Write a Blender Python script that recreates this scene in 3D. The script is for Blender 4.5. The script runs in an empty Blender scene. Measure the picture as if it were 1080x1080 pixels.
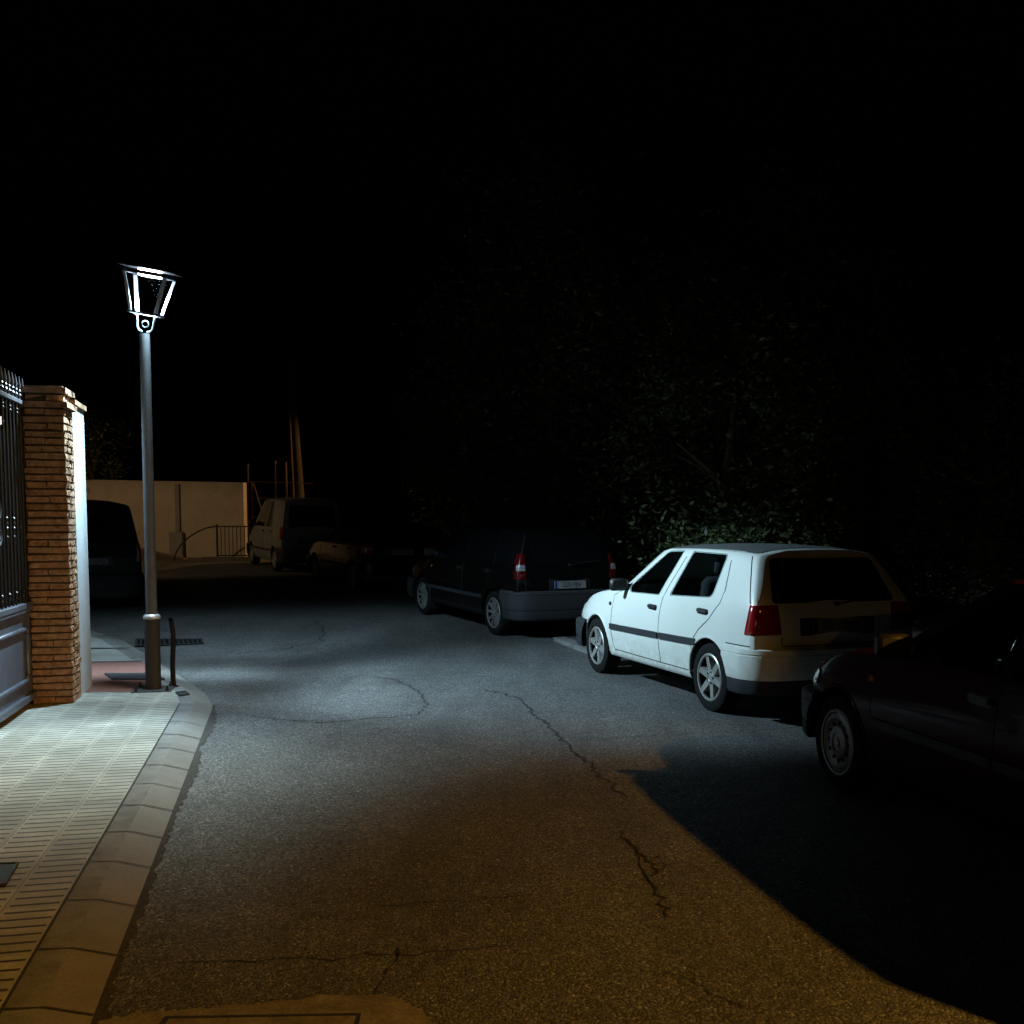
import bpy, bmesh, math, random
from mathutils import Vector, Matrix
from mathutils.bvhtree import BVHTree
from mathutils.geometry import delaunay_2d_cdt
R = math.radians
PI = math.pi
rnd = random.Random(7)
sc = bpy.context.scene
COL = sc.collection

# ------------------------------------------------------------------ camera
CAM_H, PITCH, SHIFT = 1.62, 0.075, 0.0872
cd = bpy.data.cameras.new('camera'); cam = bpy.data.objects.new('camera', cd); COL.objects.link(cam)
cam.location = (0, 0, CAM_H); cam.rotation_euler = (PI/2 - PITCH, 0, 0)
cd.sensor_width = 36; cd.lens = 36; cd.shift_y = SHIFT; cd.clip_end = 400; cd.clip_start = 0.05
sc.camera = cam

def gz(y):                                             # the street climbs gently beyond the lamp
    if y < 12.5: return 0.0
    if y < 46: return 0.034*(y-12.5)
    return 0.034*33.5
def ray(u, v):
    a = (u-540)/1080; b = -(v-540-SHIFT*1080)/1080
    return Vector((a, math.cos(PITCH)+b*math.sin(PITCH), -math.sin(PITCH)+b*math.cos(PITCH)))
def G(u, v, dz=0.0):                                   # survey point of the photo -> street surface
    d = ray(u, v); z = dz
    for _ in range(30):
        t = (z-CAM_H)/d.z; z = gz(d.y*t)+dz
    t = (z-CAM_H)/d.z
    return Vector((d.x*t, d.y*t, z))
def AT(u, v, Y):                                       # survey point at a known distance
    d = ray(u, v); t = Y/d.y
    return Vector((d.x*t, Y, CAM_H+d.z*t))

# ------------------------------------------------------------------ materials
def mat(name, col, rough=0.6, metal=0.0, coat=0.0, emit=None, estr=0.0, spec=0.5):
    m = bpy.data.materials.new(name); m.use_nodes = True
    b = m.node_tree.nodes['Principled BSDF']
    b.inputs['Base Color'].default_value = (*col, 1); b.inputs['Roughness'].default_value = rough
    b.inputs['Metallic'].default_value = metal; b.inputs['Coat Weight'].default_value = coat
    b.inputs['Coat Roughness'].default_value = 0.06; b.inputs['Specular IOR Level'].default_value = spec
    if emit:
        b.inputs['Emission Color'].default_value = (*emit, 1); b.inputs['Emission Strength'].default_value = estr
    return m
class NT:                                              # small node-tree helper
    def __init__(s, m): s.m = m; s.t = m.node_tree; s.b = s.t.nodes['Principled BSDF']
    def n(s, typ, **k):
        x = s.t.nodes.new(typ)
        for a, b in k.items(): setattr(x, a, b)
        return x
    def l(s, a, b): s.t.links.new(a, b)
    def co(s): return s.n('ShaderNodeTexCoord').outputs['Object']
    def noise(s, scale, detail=4, rough=0.6, vec=None):
        x = s.n('ShaderNodeTexNoise'); x.inputs['Scale'].default_value = scale; x.inputs['Detail'].default_value = detail
        x.inputs['Roughness'].default_value = rough; s.l(vec or s.co(), x.inputs['Vector']); return x.outputs['Fac']
    def ramp(s, fac, stops):
        x = s.n('ShaderNodeValToRGB'); e = x.color_ramp.elements
        while len(e) < len(stops): e.new(0.5)
        for k, (p, c) in enumerate(stops):
            e[k].position = p; e[k].color = (*c, 1) if len(c) == 3 else c
        s.l(fac, x.inputs['Fac']); return x.outputs['Color']
    def mul(s, a, b, f=1.0):
        x = s.n('ShaderNodeMix', data_type='RGBA', blend_type='MULTIPLY'); x.inputs[0].default_value = f
        s.l(a, x.inputs[6]); s.l(b, x.inputs[7]); return x.outputs[2]
    def mix(s, f, a, b):
        x = s.n('ShaderNodeMix', data_type='RGBA'); s.l(f, x.inputs[0])
        for k, v in ((6, a), (7, b)):
            if isinstance(v, tuple): x.inputs[k].default_value = (*v, 1)
            else: s.l(v, x.inputs[k])
        return x.outputs[2]
    def math(s, op, a, b=None, c=None):
        x = s.n('ShaderNodeMath', operation=op)
        for k, v in enumerate((a, b, c)):
            if v is None: continue
            if isinstance(v, (int, float)): x.inputs[k].default_value = v
            else: s.l(v, x.inputs[k])
        return x.outputs[0]
    def color(s, c): s.l(c, s.b.inputs['Base Color'])
    def bump(s, h, strength=0.4, dist=0.01):
        x = s.n('ShaderNodeBump'); x.inputs['Strength'].default_value = strength; x.inputs['Distance'].default_value = dist
        s.l(h, x.inputs['Height']); s.l(x.outputs['Normal'], s.b.inputs['Normal'])
def mottled(name, col, scale=8, amt=0.35, rough=0.7, bump=0.0, metal=0.0, coat=0.0, fine=60):
    m = mat(name, col, rough, metal, coat); t = NT(m)
    lo = tuple(c*(1-amt) for c in col); hi = tuple(min(1, c*(1+amt)) for c in col)
    c = t.ramp(t.noise(scale, 6, 0.65), [(0.3, lo), (0.7, hi)])
    c = t.mul(c, t.ramp(t.noise(fine, 3), [(0.3, (.8, .8, .8)), (0.7, (1.15, 1.15, 1.15))]))
    t.color(c)
    if bump: t.bump(t.noise(fine, 4), bump)
    return m

def asphalt():
    m = mat('asphalt', (.1, .1, .1), 0.8); t = NT(m); co = t.co()
    v = t.n('ShaderNodeTexVoronoi'); v.inputs['Scale'].default_value = 100; t.l(co, v.inputs['Vector'])
    grit = t.ramp(v.outputs['Color'], [(0.0, (.022, .022, .022)), (0.5, (.078, .079, .078)), (0.82, (.15, .15, .147)), (0.94, (.30, .30, .285)), (1.0, (.42, .42, .40))])
    fine = t.ramp(t.noise(230, 3, .7, co), [(0.25, (.45, .45, .45)), (0.7, (1.3, 1.3, 1.3))])
    c = t.mul(grit, fine)
    big = t.ramp(t.noise(0.7, 6, .6, co), [(0.32, (.80, .80, .80)), (0.66, (1.14, 1.14, 1.14))])
    mid = t.ramp(t.noise(4.2, 5, .6, co), [(0.3, (.82, .82, .82)), (0.7, (1.12, 1.12, 1.12))])
    mp = t.n('ShaderNodeMapping'); mp.inputs['Scale'].default_value = (1.6, .28, 1); mp.inputs['Rotation'].default_value = (0, 0, R(-62)); t.l(co, mp.inputs['Vector'])
    streak = t.ramp(t.noise(1.3, 4, .55, mp.outputs['Vector']), [(0.36, (.80, .80, .80)), (0.56, (1.05, 1.05, 1.05))])  # dark shade streaks and wear put into the colour with stretched noise
    c = t.mul(t.mul(t.mul(c, big), mid), streak)
    t.color(c)
    t.l(t.ramp(v.outputs['Color'], [(0, (.9, .9, .9)), (.9, (.62, .62, .62)), (1, (.3, .3, .3))]), t.b.inputs['Roughness'])
    h = t.math('ADD', t.math('MULTIPLY', v.outputs['Distance'], -1.0), t.noise(60, 4, .7, co))
    t.bump(h, 0.75, 0.008)
    return m
ST = R(12.4)
_k = Vector((-1.40, 3.35)); PAVX = _k.x*math.cos(ST)+_k.y*math.sin(ST)-.278                                           # bearing of the near kerb
def pavers():                                          # 22 cm tiles with raised bars, aligned with the kerb
    m = mat('ribbed paving', (.42, .41, .37), 0.75); t = NT(m); co = t.co()
    mp = t.n('ShaderNodeMapping'); mp.inputs['Rotation'].default_value = (0, 0, -ST); t.l(co, mp.inputs['Vector'])
    sx = t.n('ShaderNodeSeparateXYZ'); t.l(mp.outputs['Vector'], sx.inputs[0])
    wob = t.math('MULTIPLY', t.math('SUBTRACT', t.noise(9, 2, .5, co), .5), .010)
    X = t.math('DIVIDE', t.math('SUBTRACT', t.math('ADD', sx.outputs['X'], wob), PAVX), .228); colid = t.math('FLOOR', X); fx = t.math('SUBTRACT', X, colid)
    w = t.n('ShaderNodeTexWhiteNoise', noise_dimensions='1D'); t.l(colid, w.inputs['W'])
    Y = t.math('ADD', t.math('DIVIDE', t.math('ADD', sx.outputs['Y'], wob), .082), t.math('MULTIPLY', w.outputs['Value'], .9)); rowid = t.math('FLOOR', Y); fy = t.math('SUBTRACT', Y, rowid)
    edge = t.math('MINIMUM', fx, t.math('SUBTRACT', 1.0, fx))
    inside = t.math('GREATER_THAN', edge, .075)        # bars stop short of the tile's sides
    groove = t.math('MULTIPLY', t.math('LESS_THAN', t.math('ABSOLUTE', t.math('SUBTRACT', fy, .5)), .115), inside)
    seam = t.math('MULTIPLY', t.math('LESS_THAN', edge, .012), .5)
    cr = t.n('ShaderNodeCombineXYZ'); t.l(colid, cr.inputs[0]); t.l(t.math('FLOOR', t.math('DIVIDE', rowid, 3.0)), cr.inputs[1])
    wn = t.n('ShaderNodeTexWhiteNoise', noise_dimensions='3D'); t.l(cr.outputs[0], wn.inputs['Vector'])
    tile = t.ramp(wn.outputs['Value'], [(0, (.80, .80, .80)), (1, (1.12, 1.12, 1.12))])
    base = t.ramp(t.noise(5, 6, .65, co), [(0.3, (.29, .285, .25)), (0.7, (.42, .415, .37))])
    c = t.mul(t.mul(base, tile), t.ramp(t.noise(70, 4, .7, co), [(.3, (.8, .8, .8)), (.7, (1.1, 1.1, 1.1))]))
    stain = t.ramp(t.noise(1.7, 6, .7, co), [(.30, (.66, .64, .58)), (.60, (1.06, 1.06, 1.04))])
    c = t.mul(c, stain)
    c = t.mix(t.math('MAXIMUM', groove, seam), c, (.032, .029, .025))
    t.color(c)
    h = t.math('ADD', t.math('MULTIPLY', groove, -1.0), t.math('MULTIPLY', t.noise(90, 3, .6, co), .15))
    t.bump(h, 0.8, 0.012)
    return m
M = {}
M['asphalt'] = asphalt(); M['pavers'] = pavers()
M['kerb'] = mottled('kerb stone', (.15, .15, .145), 7, .32, .85, .35, fine=110)
M['gutter'] = mottled('gutter slab', (.145, .138, .124), 4, .18, .75, .12, fine=90)
M['slab'] = mottled('smooth pavers', (.26, .265, .245), 5, .2, .8, .2, fine=80)
M['joint'] = mat('dark joint', (.03, .028, .025), .9)
M['redpave'] = mottled('red paving', (.15, .065, .05), 30, .3, .8, .3, fine=120)
M['concrete'] = mottled('concrete', (.135, .118, .095), 7, .45, .9, .5, fine=60)
M['crack'] = mat('crack', (.018, .018, .018), .95)
M['iron'] = mottled('cast iron', (.030, .030, .033), 20, .3, .6, .3, metal=.3)
M['dirt'] = mottled('soil', (.06, .045, .03), 4, .4, .95, .4)
M['brick'] = mottled('brick', (.30, .18, .10), 16, .5, .9, .8, fine=60)
M['mortar'] = mottled('mortar', (.06, .048, .036), 12, .3, .95, .3)
M['render'] = mottled('white render', (.42, .47, .50), 6, .08, .8, .15, fine=120)
M['gate'] = mottled('grey gate paint', (.10, .115, .15), 6, .15, .42, .05, metal=.3, coat=.1)
M['gatebar'] = mat('black gate iron', (.028, .03, .034), .33, .4, .2)
M['polepaint'] = mottled('grey pole paint', (.085, .09, .095), 10, .12, .5, .05)
M['sleeve'] = mottled('dark sleeve paint', (.030, .029, .026), 10, .15, .6, .05)
M['steel'] = mat('bright steel', (.55, .56, .58), .35, .6)
M['lantern'] = mat('dark lantern metal', (.05, .05, .055), .45, .3)
M['lanternin'] = mat('pale lantern metal', (.30, .31, .33), .55, .1)
M['yoke'] = mat('yoke metal', (.07, .072, .078), .5, .2)
M['led'] = mat('led', (.9, .95, 1), .4, emit=(.72, .88, 1.0), estr=45)
M['black'] = mat('black plastic', (.012, .012, .013), .5)
M['blacktube'] = mat('black tube paint', (.01, .01, .01), .55, spec=.25)
M['rubber'] = mottled('tyre rubber', (.0085, .0085, .0085), 30, .25, .9)
M['rubber'].node_tree.nodes['Principled BSDF'].inputs['Specular IOR Level'].default_value = .15
M['well'] = mat('wheel well', (.004, .004, .004), .95, spec=.1)
def carwhite():
    m = mat('white car paint', (.66, .69, .66), .36, 0, .7); t = NT(m); co = t.co()
    sx = t.n('ShaderNodeSeparateXYZ'); t.l(co, sx.inputs[0])
    grime = t.math('MULTIPLY', t.ramp(sx.outputs['Z'], [(.22, (1, 1, 1)), (.62, (0, 0, 0))]), t.ramp(t.noise(14, 6, .7, co), [(.35, (0, 0, 0)), (.75, (.75, .75, .75))]))
    c = t.ramp(t.noise(1.2, 3, .5, co), [(.3, (.63, .66, .62)), (.7, (.68, .71, .68))])
    t.color(t.mix(grime, c, (.26, .22, .16))); return m
M['white'] = carwhite()
M['roofgrey'] = mottled('dark grey roof', (.085, .09, .09), 4, .15, .6, fine=40)  # roof panel in a darker grey than the white body
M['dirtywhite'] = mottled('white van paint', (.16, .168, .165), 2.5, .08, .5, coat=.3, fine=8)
M['maroon'] = mat('maroon car paint', (.034, .0055, .007), .5, .0, .22, spec=.03)
M['blackpaint'] = mat('black car paint', (.003, .003, .003), .4, 0, .25, spec=.08)
M['bluepaint'] = mat('dark blue car paint', (.004, .006, .012), .3, 0, .9)
M['greypaint'] = mat('charcoal van paint', (.004, .004, .004), .5, 0, .15, spec=.1)
def clearglass():
    m = bpy.data.materials.new('tinted car glass'); m.use_nodes = True; nt = m.node_tree; nt.nodes.clear()
    o = nt.nodes.new('ShaderNodeOutputMaterial'); mx = nt.nodes.new('ShaderNodeMixShader'); tr = nt.nodes.new('ShaderNodeBsdfTransparent')
    gl = nt.nodes.new('ShaderNodeBsdfGlossy'); gl.inputs['Roughness'].default_value = .02; fr = nt.nodes.new('ShaderNodeFresnel'); fr.inputs['IOR'].default_value = 1.5
    tr.inputs['Color'].default_value = (.50, .56, .56, 1)
    nt.links.new(fr.outputs[0], mx.inputs[0]); nt.links.new(tr.outputs[0], mx.inputs[1]); nt.links.new(gl.outputs[0], mx.inputs[2]); nt.links.new(mx.outputs[0], o.inputs[0]); return m
M['clearglass'] = clearglass()
M['cabin'] = mat('cabin lining', (.03, .032, .035), .8)
M['seat'] = mottled('seat cloth', (.05, .055, .06), 30, .3, .9)
M['glass'] = mat('car glass', (.004, .005, .006), .03, 0, 0, spec=.4)
M['seam'] = mat('panel seam', (.012, .012, .012), .9)
M['trim'] = mat('grey trim', (.028, .031, .035), .55, spec=.25)
M['bumpergrey'] = mat('grey bumper plastic', (.034, .036, .039), .65, spec=.12)
M['alloy'] = mottled('alloy', (.36, .36, .34), 20, .12, .4, metal=.55)
M['alloydull'] = mottled('dull alloy', (.25, .25, .25), 20, .15, .45, metal=.5)
M['red'] = mat('red lens', (.22, .006, .008), .15, 0, .8)
M['reddark'] = mat('dark red lens', (.07, .003, .004), .2, 0, .5)
M['lens'] = mat('clear lens', (.35, .36, .38), .08, .3, 1.0)
M['orange'] = mat('amber lens', (.45, .14, .02), .2, 0, .8)
M['plate'] = mat('plate white', (.20, .20, .20), .5)
M['plateblue'] = mat('plate blue', (.01, .03, .25), .4)
M['ink'] = mat('plate ink', (.01, .01, .01), .5)
M['bark'] = mottled('bark', (.07, .05, .035), 9, .4, .95, .6)
M['plaster'] = mottled('cream plaster', (.50, .42, .32), 2, .12, .9, .15)
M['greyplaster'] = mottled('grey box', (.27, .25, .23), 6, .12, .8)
M['plinth'] = mottled('brown plinth', (.11, .075, .05), 8, .2, .9)
M['rail'] = mat('black railing', (.015, .013, .012), .5, .2)
M['rust'] = mottled('rusty steel', (.085, .045, .026), 12, .3, .8)
M['wood'] = mottled('weathered pole wood', (.04, .028, .02), 10, .3, .9)
M['darkwall'] = mottled('dark wall', (.05, .042, .035), 3, .2, .9)
M['aerial'] = mat('aerial metal', (.2, .2, .2), .5, .6)
M['globe'] = mat('globe', (.9, .9, .9), .4, emit=(1, .9, .95), estr=1.2)
def leafmat(name, a, b):
    m = mat(name, a, .5, spec=.35); t = NT(m)
    g = t.n('ShaderNodeNewGeometry')
    t.color(t.ramp(g.outputs['Random Per Island'], [(0, a), (.6, b), (1, tuple(min(1, c*1.6) for c in b))]))
    return m
M['leafA'] = leafmat('dark leaves', (.018, .03, .012), (.045, .065, .025))
M['leafB'] = leafmat('olive leaves', (.022, .034, .012), (.055, .07, .025))
def thin_glass():
    m = bpy.data.materials.new('lantern pane'); m.use_nodes = True; nt = m.node_tree; nt.nodes.clear()
    o = nt.nodes.new('ShaderNodeOutputMaterial'); mx = nt.nodes.new('ShaderNodeMixShader'); tr = nt.nodes.new('ShaderNodeBsdfTransparent')
    gl = nt.nodes.new('ShaderNodeBsdfGlossy'); gl.inputs['Roughness'].default_value = .02; gl.inputs['Color'].default_value = (.6, .6, .6, 1)
    mx.inputs[0].default_value = .001; tr.inputs['Color'].default_value = (.97, .98, .98, 1)
    nt.links.new(tr.outputs[0], mx.inputs[1]); nt.links.new(gl.outputs[0], mx.inputs[2]); nt.links.new(mx.outputs[0], o.inputs[0])
    return m
M['pane'] = thin_glass()

# ------------------------------------------------------------------ mesh helpers
class MB:
    def __init__(s): s.v = []; s.f = []; s.m = []
    def add(s, vs, fs, mi=0, mtx=None):
        b = len(s.v)
        s.v += [tuple(mtx @ Vector(p)) if mtx else tuple(p) for p in vs]
        s.f += [tuple(b+i for i in f) for f in fs]; s.m += [mi]*len(fs)
    def box(s, c, d, rz=0, mi=0, mtx=None, jit=0, bev=0):
        x, y, z = (k/2 for k in d)
        if bev:
            vs = []
            for sz in (-1, 1):
                for k, (sx, sy) in enumerate(((-1, -1), (1, -1), (1, 1), (-1, 1))):
                    for (ix, iy, iz) in ((0, 1, 1), (1, 0, 1), (1, 1, 0)):
                        vs.append((sx*(x-bev*ix), sy*(y-bev*iy), sz*(z-bev*iz)))
            bm = bmesh.new()
            for p in vs: bm.verts.new(p)
            r = bmesh.ops.convex_hull(bm, input=bm.verts); bm.verts.index_update()
            vs = [v.co.copy() for v in bm.verts]; fs = [[v.index for v in f.verts] for f in bm.faces]; bm.free()
        else:
            vs = [Vector((sx*x, sy*y, sz*z)) for sz in (-1, 1) for sx, sy in ((-1, -1), (1, -1), (1, 1), (-1, 1))]
            if jit: vs = [p+Vector((rnd.uniform(-jit, jit), rnd.uniform(-jit, jit), rnd.uniform(-jit, jit)*.6)) for p in vs]
            fs = [(3, 2, 1, 0), (4, 5, 6, 7), (0, 1, 5, 4), (1, 2, 6, 5), (2, 3, 7, 6), (3, 0, 4, 7)]
        T = Matrix.Translation(c) @ Matrix.Rotation(rz, 4, 'Z')
        s.add(vs, fs, mi, (mtx @ T) if mtx else T)
    def tube(s, path, r, n=10, mi=0, cap=True, mtx=None):
        path = [Vector(p) for p in path]; rs = r if isinstance(r, (list, tuple)) else [r]*len(path)
        vs = []; fs = []; up = None
        for i, p in enumerate(path):
            t = (path[min(i+1, len(path)-1)]-path[max(i-1, 0)]).normalized()
            if up is None: up = Vector((0, 0, 1)) if abs(t.z) < .9 else Vector((1, 0, 0))
            a = t.cross(up).normalized(); b = a.cross(t).normalized(); up = b
            for k in range(n):
                q = 2*PI*k/n; vs.append(p+(a*math.cos(q)+b*math.sin(q))*rs[i])
        for i in range(len(path)-1):
            for k in range(n):
                k2 = (k+1) % n; fs.append((i*n+k, i*n+k2, (i+1)*n+k2, (i+1)*n+k))
        if cap:
            fs.append(tuple(range(n))[::-1]); fs.append(tuple((len(path)-1)*n+k for k in range(n)))
        s.add(vs, fs, mi, mtx)
    def lathe(s, prof, n=32, axis='Z', mi=0, mtx=None):     # profile (radius, height)
        vs = []; fs = []
        for (r, h) in prof:
            for k in range(n):
                q = 2*PI*k/n; c, d = r*math.cos(q), r*math.sin(q)
                vs.append((c, d, h) if axis == 'Z' else (h, c, d))
        for i in range(len(prof)-1):
            for k in range(n):
                k2 = (k+1) % n; fs.append((i*n+k, i*n+k2, (i+1)*n+k2, (i+1)*n+k))
        s.add(vs, fs, mi, mtx)
    def prism(s, poly, z0, z1, mi=0, mtx=None):             # poly in xy (ccw)
        n = len(poly); z0f = z0 if callable(z0) else (lambda p: z0); z1f = z1 if callable(z1) else (lambda p: z1)
        vs = [(p[0], p[1], z0f(p)) for p in poly]+[(p[0], p[1], z1f(p)) for p in poly]
        fs = [tuple(range(n))[::-1], tuple(n+k for k in range(n))]+[(k, (k+1) % n, n+(k+1) % n, n+k) for k in range(n)]
        s.add(vs, fs, mi, mtx)
    def build(s, name, mats, parent=None, smooth=False, ang=35):
        me = bpy.data.meshes.new(name); me.from_pydata([tuple(p) for p in s.v], [], s.f)
        for m in (mats if isinstance(mats, (list, tuple)) else [mats]): me.materials.append(m)
        me.polygons.foreach_set('material_index', s.m)
        return link(name, me, parent, smooth, ang)
def link(name, me, parent=None, smooth=False, ang=35):
    bm = bmesh.new(); bm.from_mesh(me); bmesh.ops.recalc_face_normals(bm, faces=bm.faces)
    if smooth:
        for f in bm.faces: f.smooth = True
        for e in bm.edges:
            e.smooth = not (len(e.link_faces) == 2 and e.calc_face_angle(0) > R(ang))
    bm.to_mesh(me); bm.free()
    o = bpy.data.objects.new(name, me); COL.objects.link(o)
    if parent: o.parent = parent
    return o
def tag(o, label=None, cat=None, group=None, kind=None):
    if label: o['label'] = label
    if cat: o['category'] = cat
    if group: o['group'] = group
    if kind: o['kind'] = kind
    return o
def empty(name, loc, rz=0, label=None, cat=None, group=None):
    o = bpy.data.objects.new(name, None); COL.objects.link(o); o.location = loc; o.rotation_euler = (0, 0, rz)
    o.empty_display_size = .2
    return tag(o, label, cat, group)
def struct(mb, name, mats, smooth=False):
    return tag(mb.build(name, mats, None, smooth), kind='structure')
def copy_tree(o, parent=None):
    c = o.copy(); COL.objects.link(c)
    if parent: c.parent = parent
    for ch in list(o.children): copy_tree(ch, c)
    return c
def text_mesh(txt, size, mtx, name, material, parent, extrude=.0008):
    cu = bpy.data.curves.new('lettering', 'FONT'); cu.body = txt; cu.size = size; cu.align_x = 'CENTER'; cu.align_y = 'CENTER'; cu.extrude = extrude
    o = bpy.data.objects.new('lettering', cu); COL.objects.link(o)
    dg = bpy.context.evaluated_depsgraph_get(); me = bpy.data.meshes.new_from_object(o.evaluated_get(dg))
    bpy.data.objects.remove(o); me.transform(mtx); me.materials.clear(); me.materials.append(material)
    return link(name, me, parent)

# ------------------------------------------------------------------ ground, road, pavement
mb = MB()
xs = [-60+4*k for k in range(31)]; ys = [-20, -8, 0, 4, 8, 11, 12.5, 14, 18, 24, 30, 38, 46, 70, 110]
vs = [(x, y, gz(y)) for y in ys for x in xs]
fs = [(j*31+i, j*31+i+1, (j+1)*31+i+1, (j+1)*31+i) for j in range(len(ys)-1) for i in range(30)]
mb.add(vs, fs); struct(mb, 'road', M['asphalt'], True)

def off(pts, d):                                       # shift a polyline sideways (left positive)
    out = []
    for i, p in enumerate(pts):
        a = pts[max(i-1, 0)]; b = pts[min(i+1, len(pts)-1)]
        t = Vector((b[0]-a[0], b[1]-a[1])).normalized(); out.append((p[0]-t.y*d, p[1]+t.x*d))
    return out
PH = .05
KP0 = Vector((-1.40, 3.35)); KP1 = G(226, 742).xy
kd = (KP1-KP0).normalized()
near = [tuple(KP1+kd*s) for s in (-13.0, -6.1, -.25)]
bend = [tuple(KP1+kd*-.06+Vector((-.02, 0))), tuple(G(216, 732).xy), tuple(G(200, 720).xy), tuple(G(186, 711).xy)]
far = [tuple(G(158, 693).xy), tuple(G(130, 676).xy), (-6.6, 15.4), (-9.5, 16.6), (-16, 18.5)]
KL = near+bend+far                                      # foot of the kerb, near to far
foot = KL; face_top = off(KL, .150); inner = off(KL, .275)
def ph(i): return PH if i < 6 else (.045 if i == 6 else .035)   # dropped kerb past the corner
mb = MB()
vs = []; fs = []
for i in range(len(KL)):
    for (p, h) in ((foot[i], -.02), (foot[i], .004), (face_top[i], ph(i)-.005), (off(KL, .165)[i], ph(i)), (inner[i], ph(i)), (inner[i], -.02)):
        vs.append((p[0], p[1], gz(p[1])+h))
for i in range(len(KL)-1):
    for k in range(5): fs.append((i*6+k, (i+1)*6+k, (i+1)*6+k+1, i*6+k+1))
mb.add(vs, fs); mb.m = [1 if k < 3 else 0 for i in range(len(KL)-1) for k in range(5)]; struct(mb, 'kerb', [M['kerb'], M['gutter']], True)
# joints between the kerb stones
mb = MB(); s = 0.0
tot = (Vector(near[2])-Vector(near[0])).length
perp = Vector((-kd.y, kd.x)); p0 = Vector(near[0])
while s < tot:
    a = p0+kd*s; L = rnd.uniform(.47, .53); w = rnd.uniform(.008, .016)
    for (x0, z0, x1, z1) in ((-.004, .006, .150, PH-.003), (.150, PH-.003, .274, PH+.003)):
        q = [a+perp*x0, a+perp*x0+kd*w, a+perp*x1+kd*(w+.004), a+perp*x1+kd*.004]
        zz = [z0, z0, z1, z1]
        mb.add([(p.x, p.y, z+.003) for p, z in zip(q, zz)], [(0, 1, 2, 3)])
    s += L
for (a0, b0, z) in ((.271, .280, PH+.006),):
    q = [p0+perp*a0, Vector(near[2])+perp*a0, Vector(near[2])+perp*b0, p0+perp*b0]
    mb.add([(p.x, p.y, z) for p in q], [(0, 1, 2, 3)])
struct(mb, 'kerb_joints', M['joint'])
# pavement
wallX = -30
mb = MB(); vs = []; fs = []
for i in range(len(KL)):
    p = inner[i]; h = ph(i)+.003
    for w in (0, .45, .9, 2.2, 9):
        hh = PH if w > .9 else h+(PH+.003-h)*w/.9
        d = Vector((-.975, -.22)) if i < 5 else Vector((-1, -.05))
        q = Vector(p)+d*w; vs.append((q.x, q.y, gz(q.y)+max(hh, h) if w else gz(q.y)+h))
for i in range(len(KL)-1):
    for k in range(4): fs.append((i*5+k, (i+1)*5+k, (i+1)*5+k+1, i*5+k+1))
mi = [0 if i < 4 else 1 for i in range(len(KL)-1) for k in range(4)]
mb.add(vs, fs); mb.m = mi; struct(mb, 'pavement', [M['pavers'], M['slab']])
# red tactile paving beyond the lamp, with its joints
def pave_quad(pix, z): return [(p.x, p.y, p.z) for p in (G(u, v, z) for u, v in pix)]
mb = MB(); mb.add(pave_quad([(86, 730), (172, 729), (150, 698), (86, 699)], PH+.008), [(0, 1, 2, 3)])
struct(mb, 'red_paving', M['redpave'])
mb = MB()
for pix in ([(92, 699), (150, 698), (149.5, 696.6), (92, 697.6)], [(92, 684), (137, 683.5), (136.6, 682.8), (92, 683.2)], [(92, 671), (126, 670.5), (125.7, 670), (92, 670.5)]):
    mb.add(pave_quad(pix, PH+.006), [(0, 1, 2, 3)])
struct(mb, 'pavement_joints', M['joint'])
# ground beyond the right-hand kerb: soil strip and low kerb build-out
mb = MB()
def rk(y): return 4.3-.24*max(0, y-4)-.012*max(0, y-8)**2*1.2
ry = [-6, 0, 4, 7, 9, 11, 13, 15, 17, 20, 23]
vs = []; fs = []
for y in ry:
    x = rk(y)
    for (dx, h) in ((0, -.02), (0.02, .10), (.14, .11), (.15, .06), (26, .06)): vs.append((x+dx, y+.3*dx if dx < 1 else y+4, gz(y)+h))
for i in range(len(ry)-1):
    for k in range(4): fs.append((i*5+k, (i+1)*5+k, (i+1)*5+k+1, i*5+k+1))
mb.add(vs, fs); mb.m = [0 if k < 3 else 1 for i in range(len(ry)-1) for k in range(4)]
struct(mb, 'verge', [M['concrete'], M['dirt']])
mb = MB()
a, b = G(584, 676), G(622, 691); d = (b-a).xy.normalized(); n = Vector((-d.y, d.x))
if n.y < 0: n = -n
poly = [a.xy, b.xy+d*.5, b.xy+d*.5+n*.16, a.xy+n*.16]
mb.prism([tuple(p) for p in poly], lambda p: gz(p[1])-.02, lambda p: gz(p[1])+.05)
struct(mb, 'kerb_stub', M['kerb'])

# cracks in the asphalt
def crack(mb, pix, w=.012, jit=.02, step=.06):
    pts = [G(u, v).xy for u, v in pix]; line = []
    for a, b in zip(pts, pts[1:]):
        k = max(1, int((b-a).length/step))
        for i in range(k): line.append(a.lerp(b, i/k)+Vector((rnd.gauss(0, jit), rnd.gauss(0, jit))))
    line.append(pts[-1])
    for a, b in zip(line, line[1:]):
        d = (b-a).normalized(); n = Vector((-d.y, d.x)); w0 = w*rnd.uniform(.25, 1); w1 = w*rnd.uniform(.25, 1)
        q = [a-n*w0/2-d*.004, b-n*w1/2+d*.004, b+n*w1/2+d*.004, a+n*w0/2-d*.004]
        mb.add([(p.x, p.y, gz(p.y)+.004) for p in q], [(0, 1, 2, 3)])
mb = MB()
crack(mb, [(270, 757), (345, 762), (440, 754), (450, 744), (441, 729), (415, 716), (380, 713), (330, 716)], .020, .018)
crack(mb, [(512, 728), (547, 736), (575, 764), (603, 790), (640, 823), (662, 842)], .026, .02)
crack(mb, [(655, 878), (668, 893), (682, 906), (690, 921), (684, 930), (695, 943), (703, 968)], .022, .014, .04)
crack(mb, [(660, 884), (676, 912), (684, 930)], .012, .012, .04)
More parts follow.
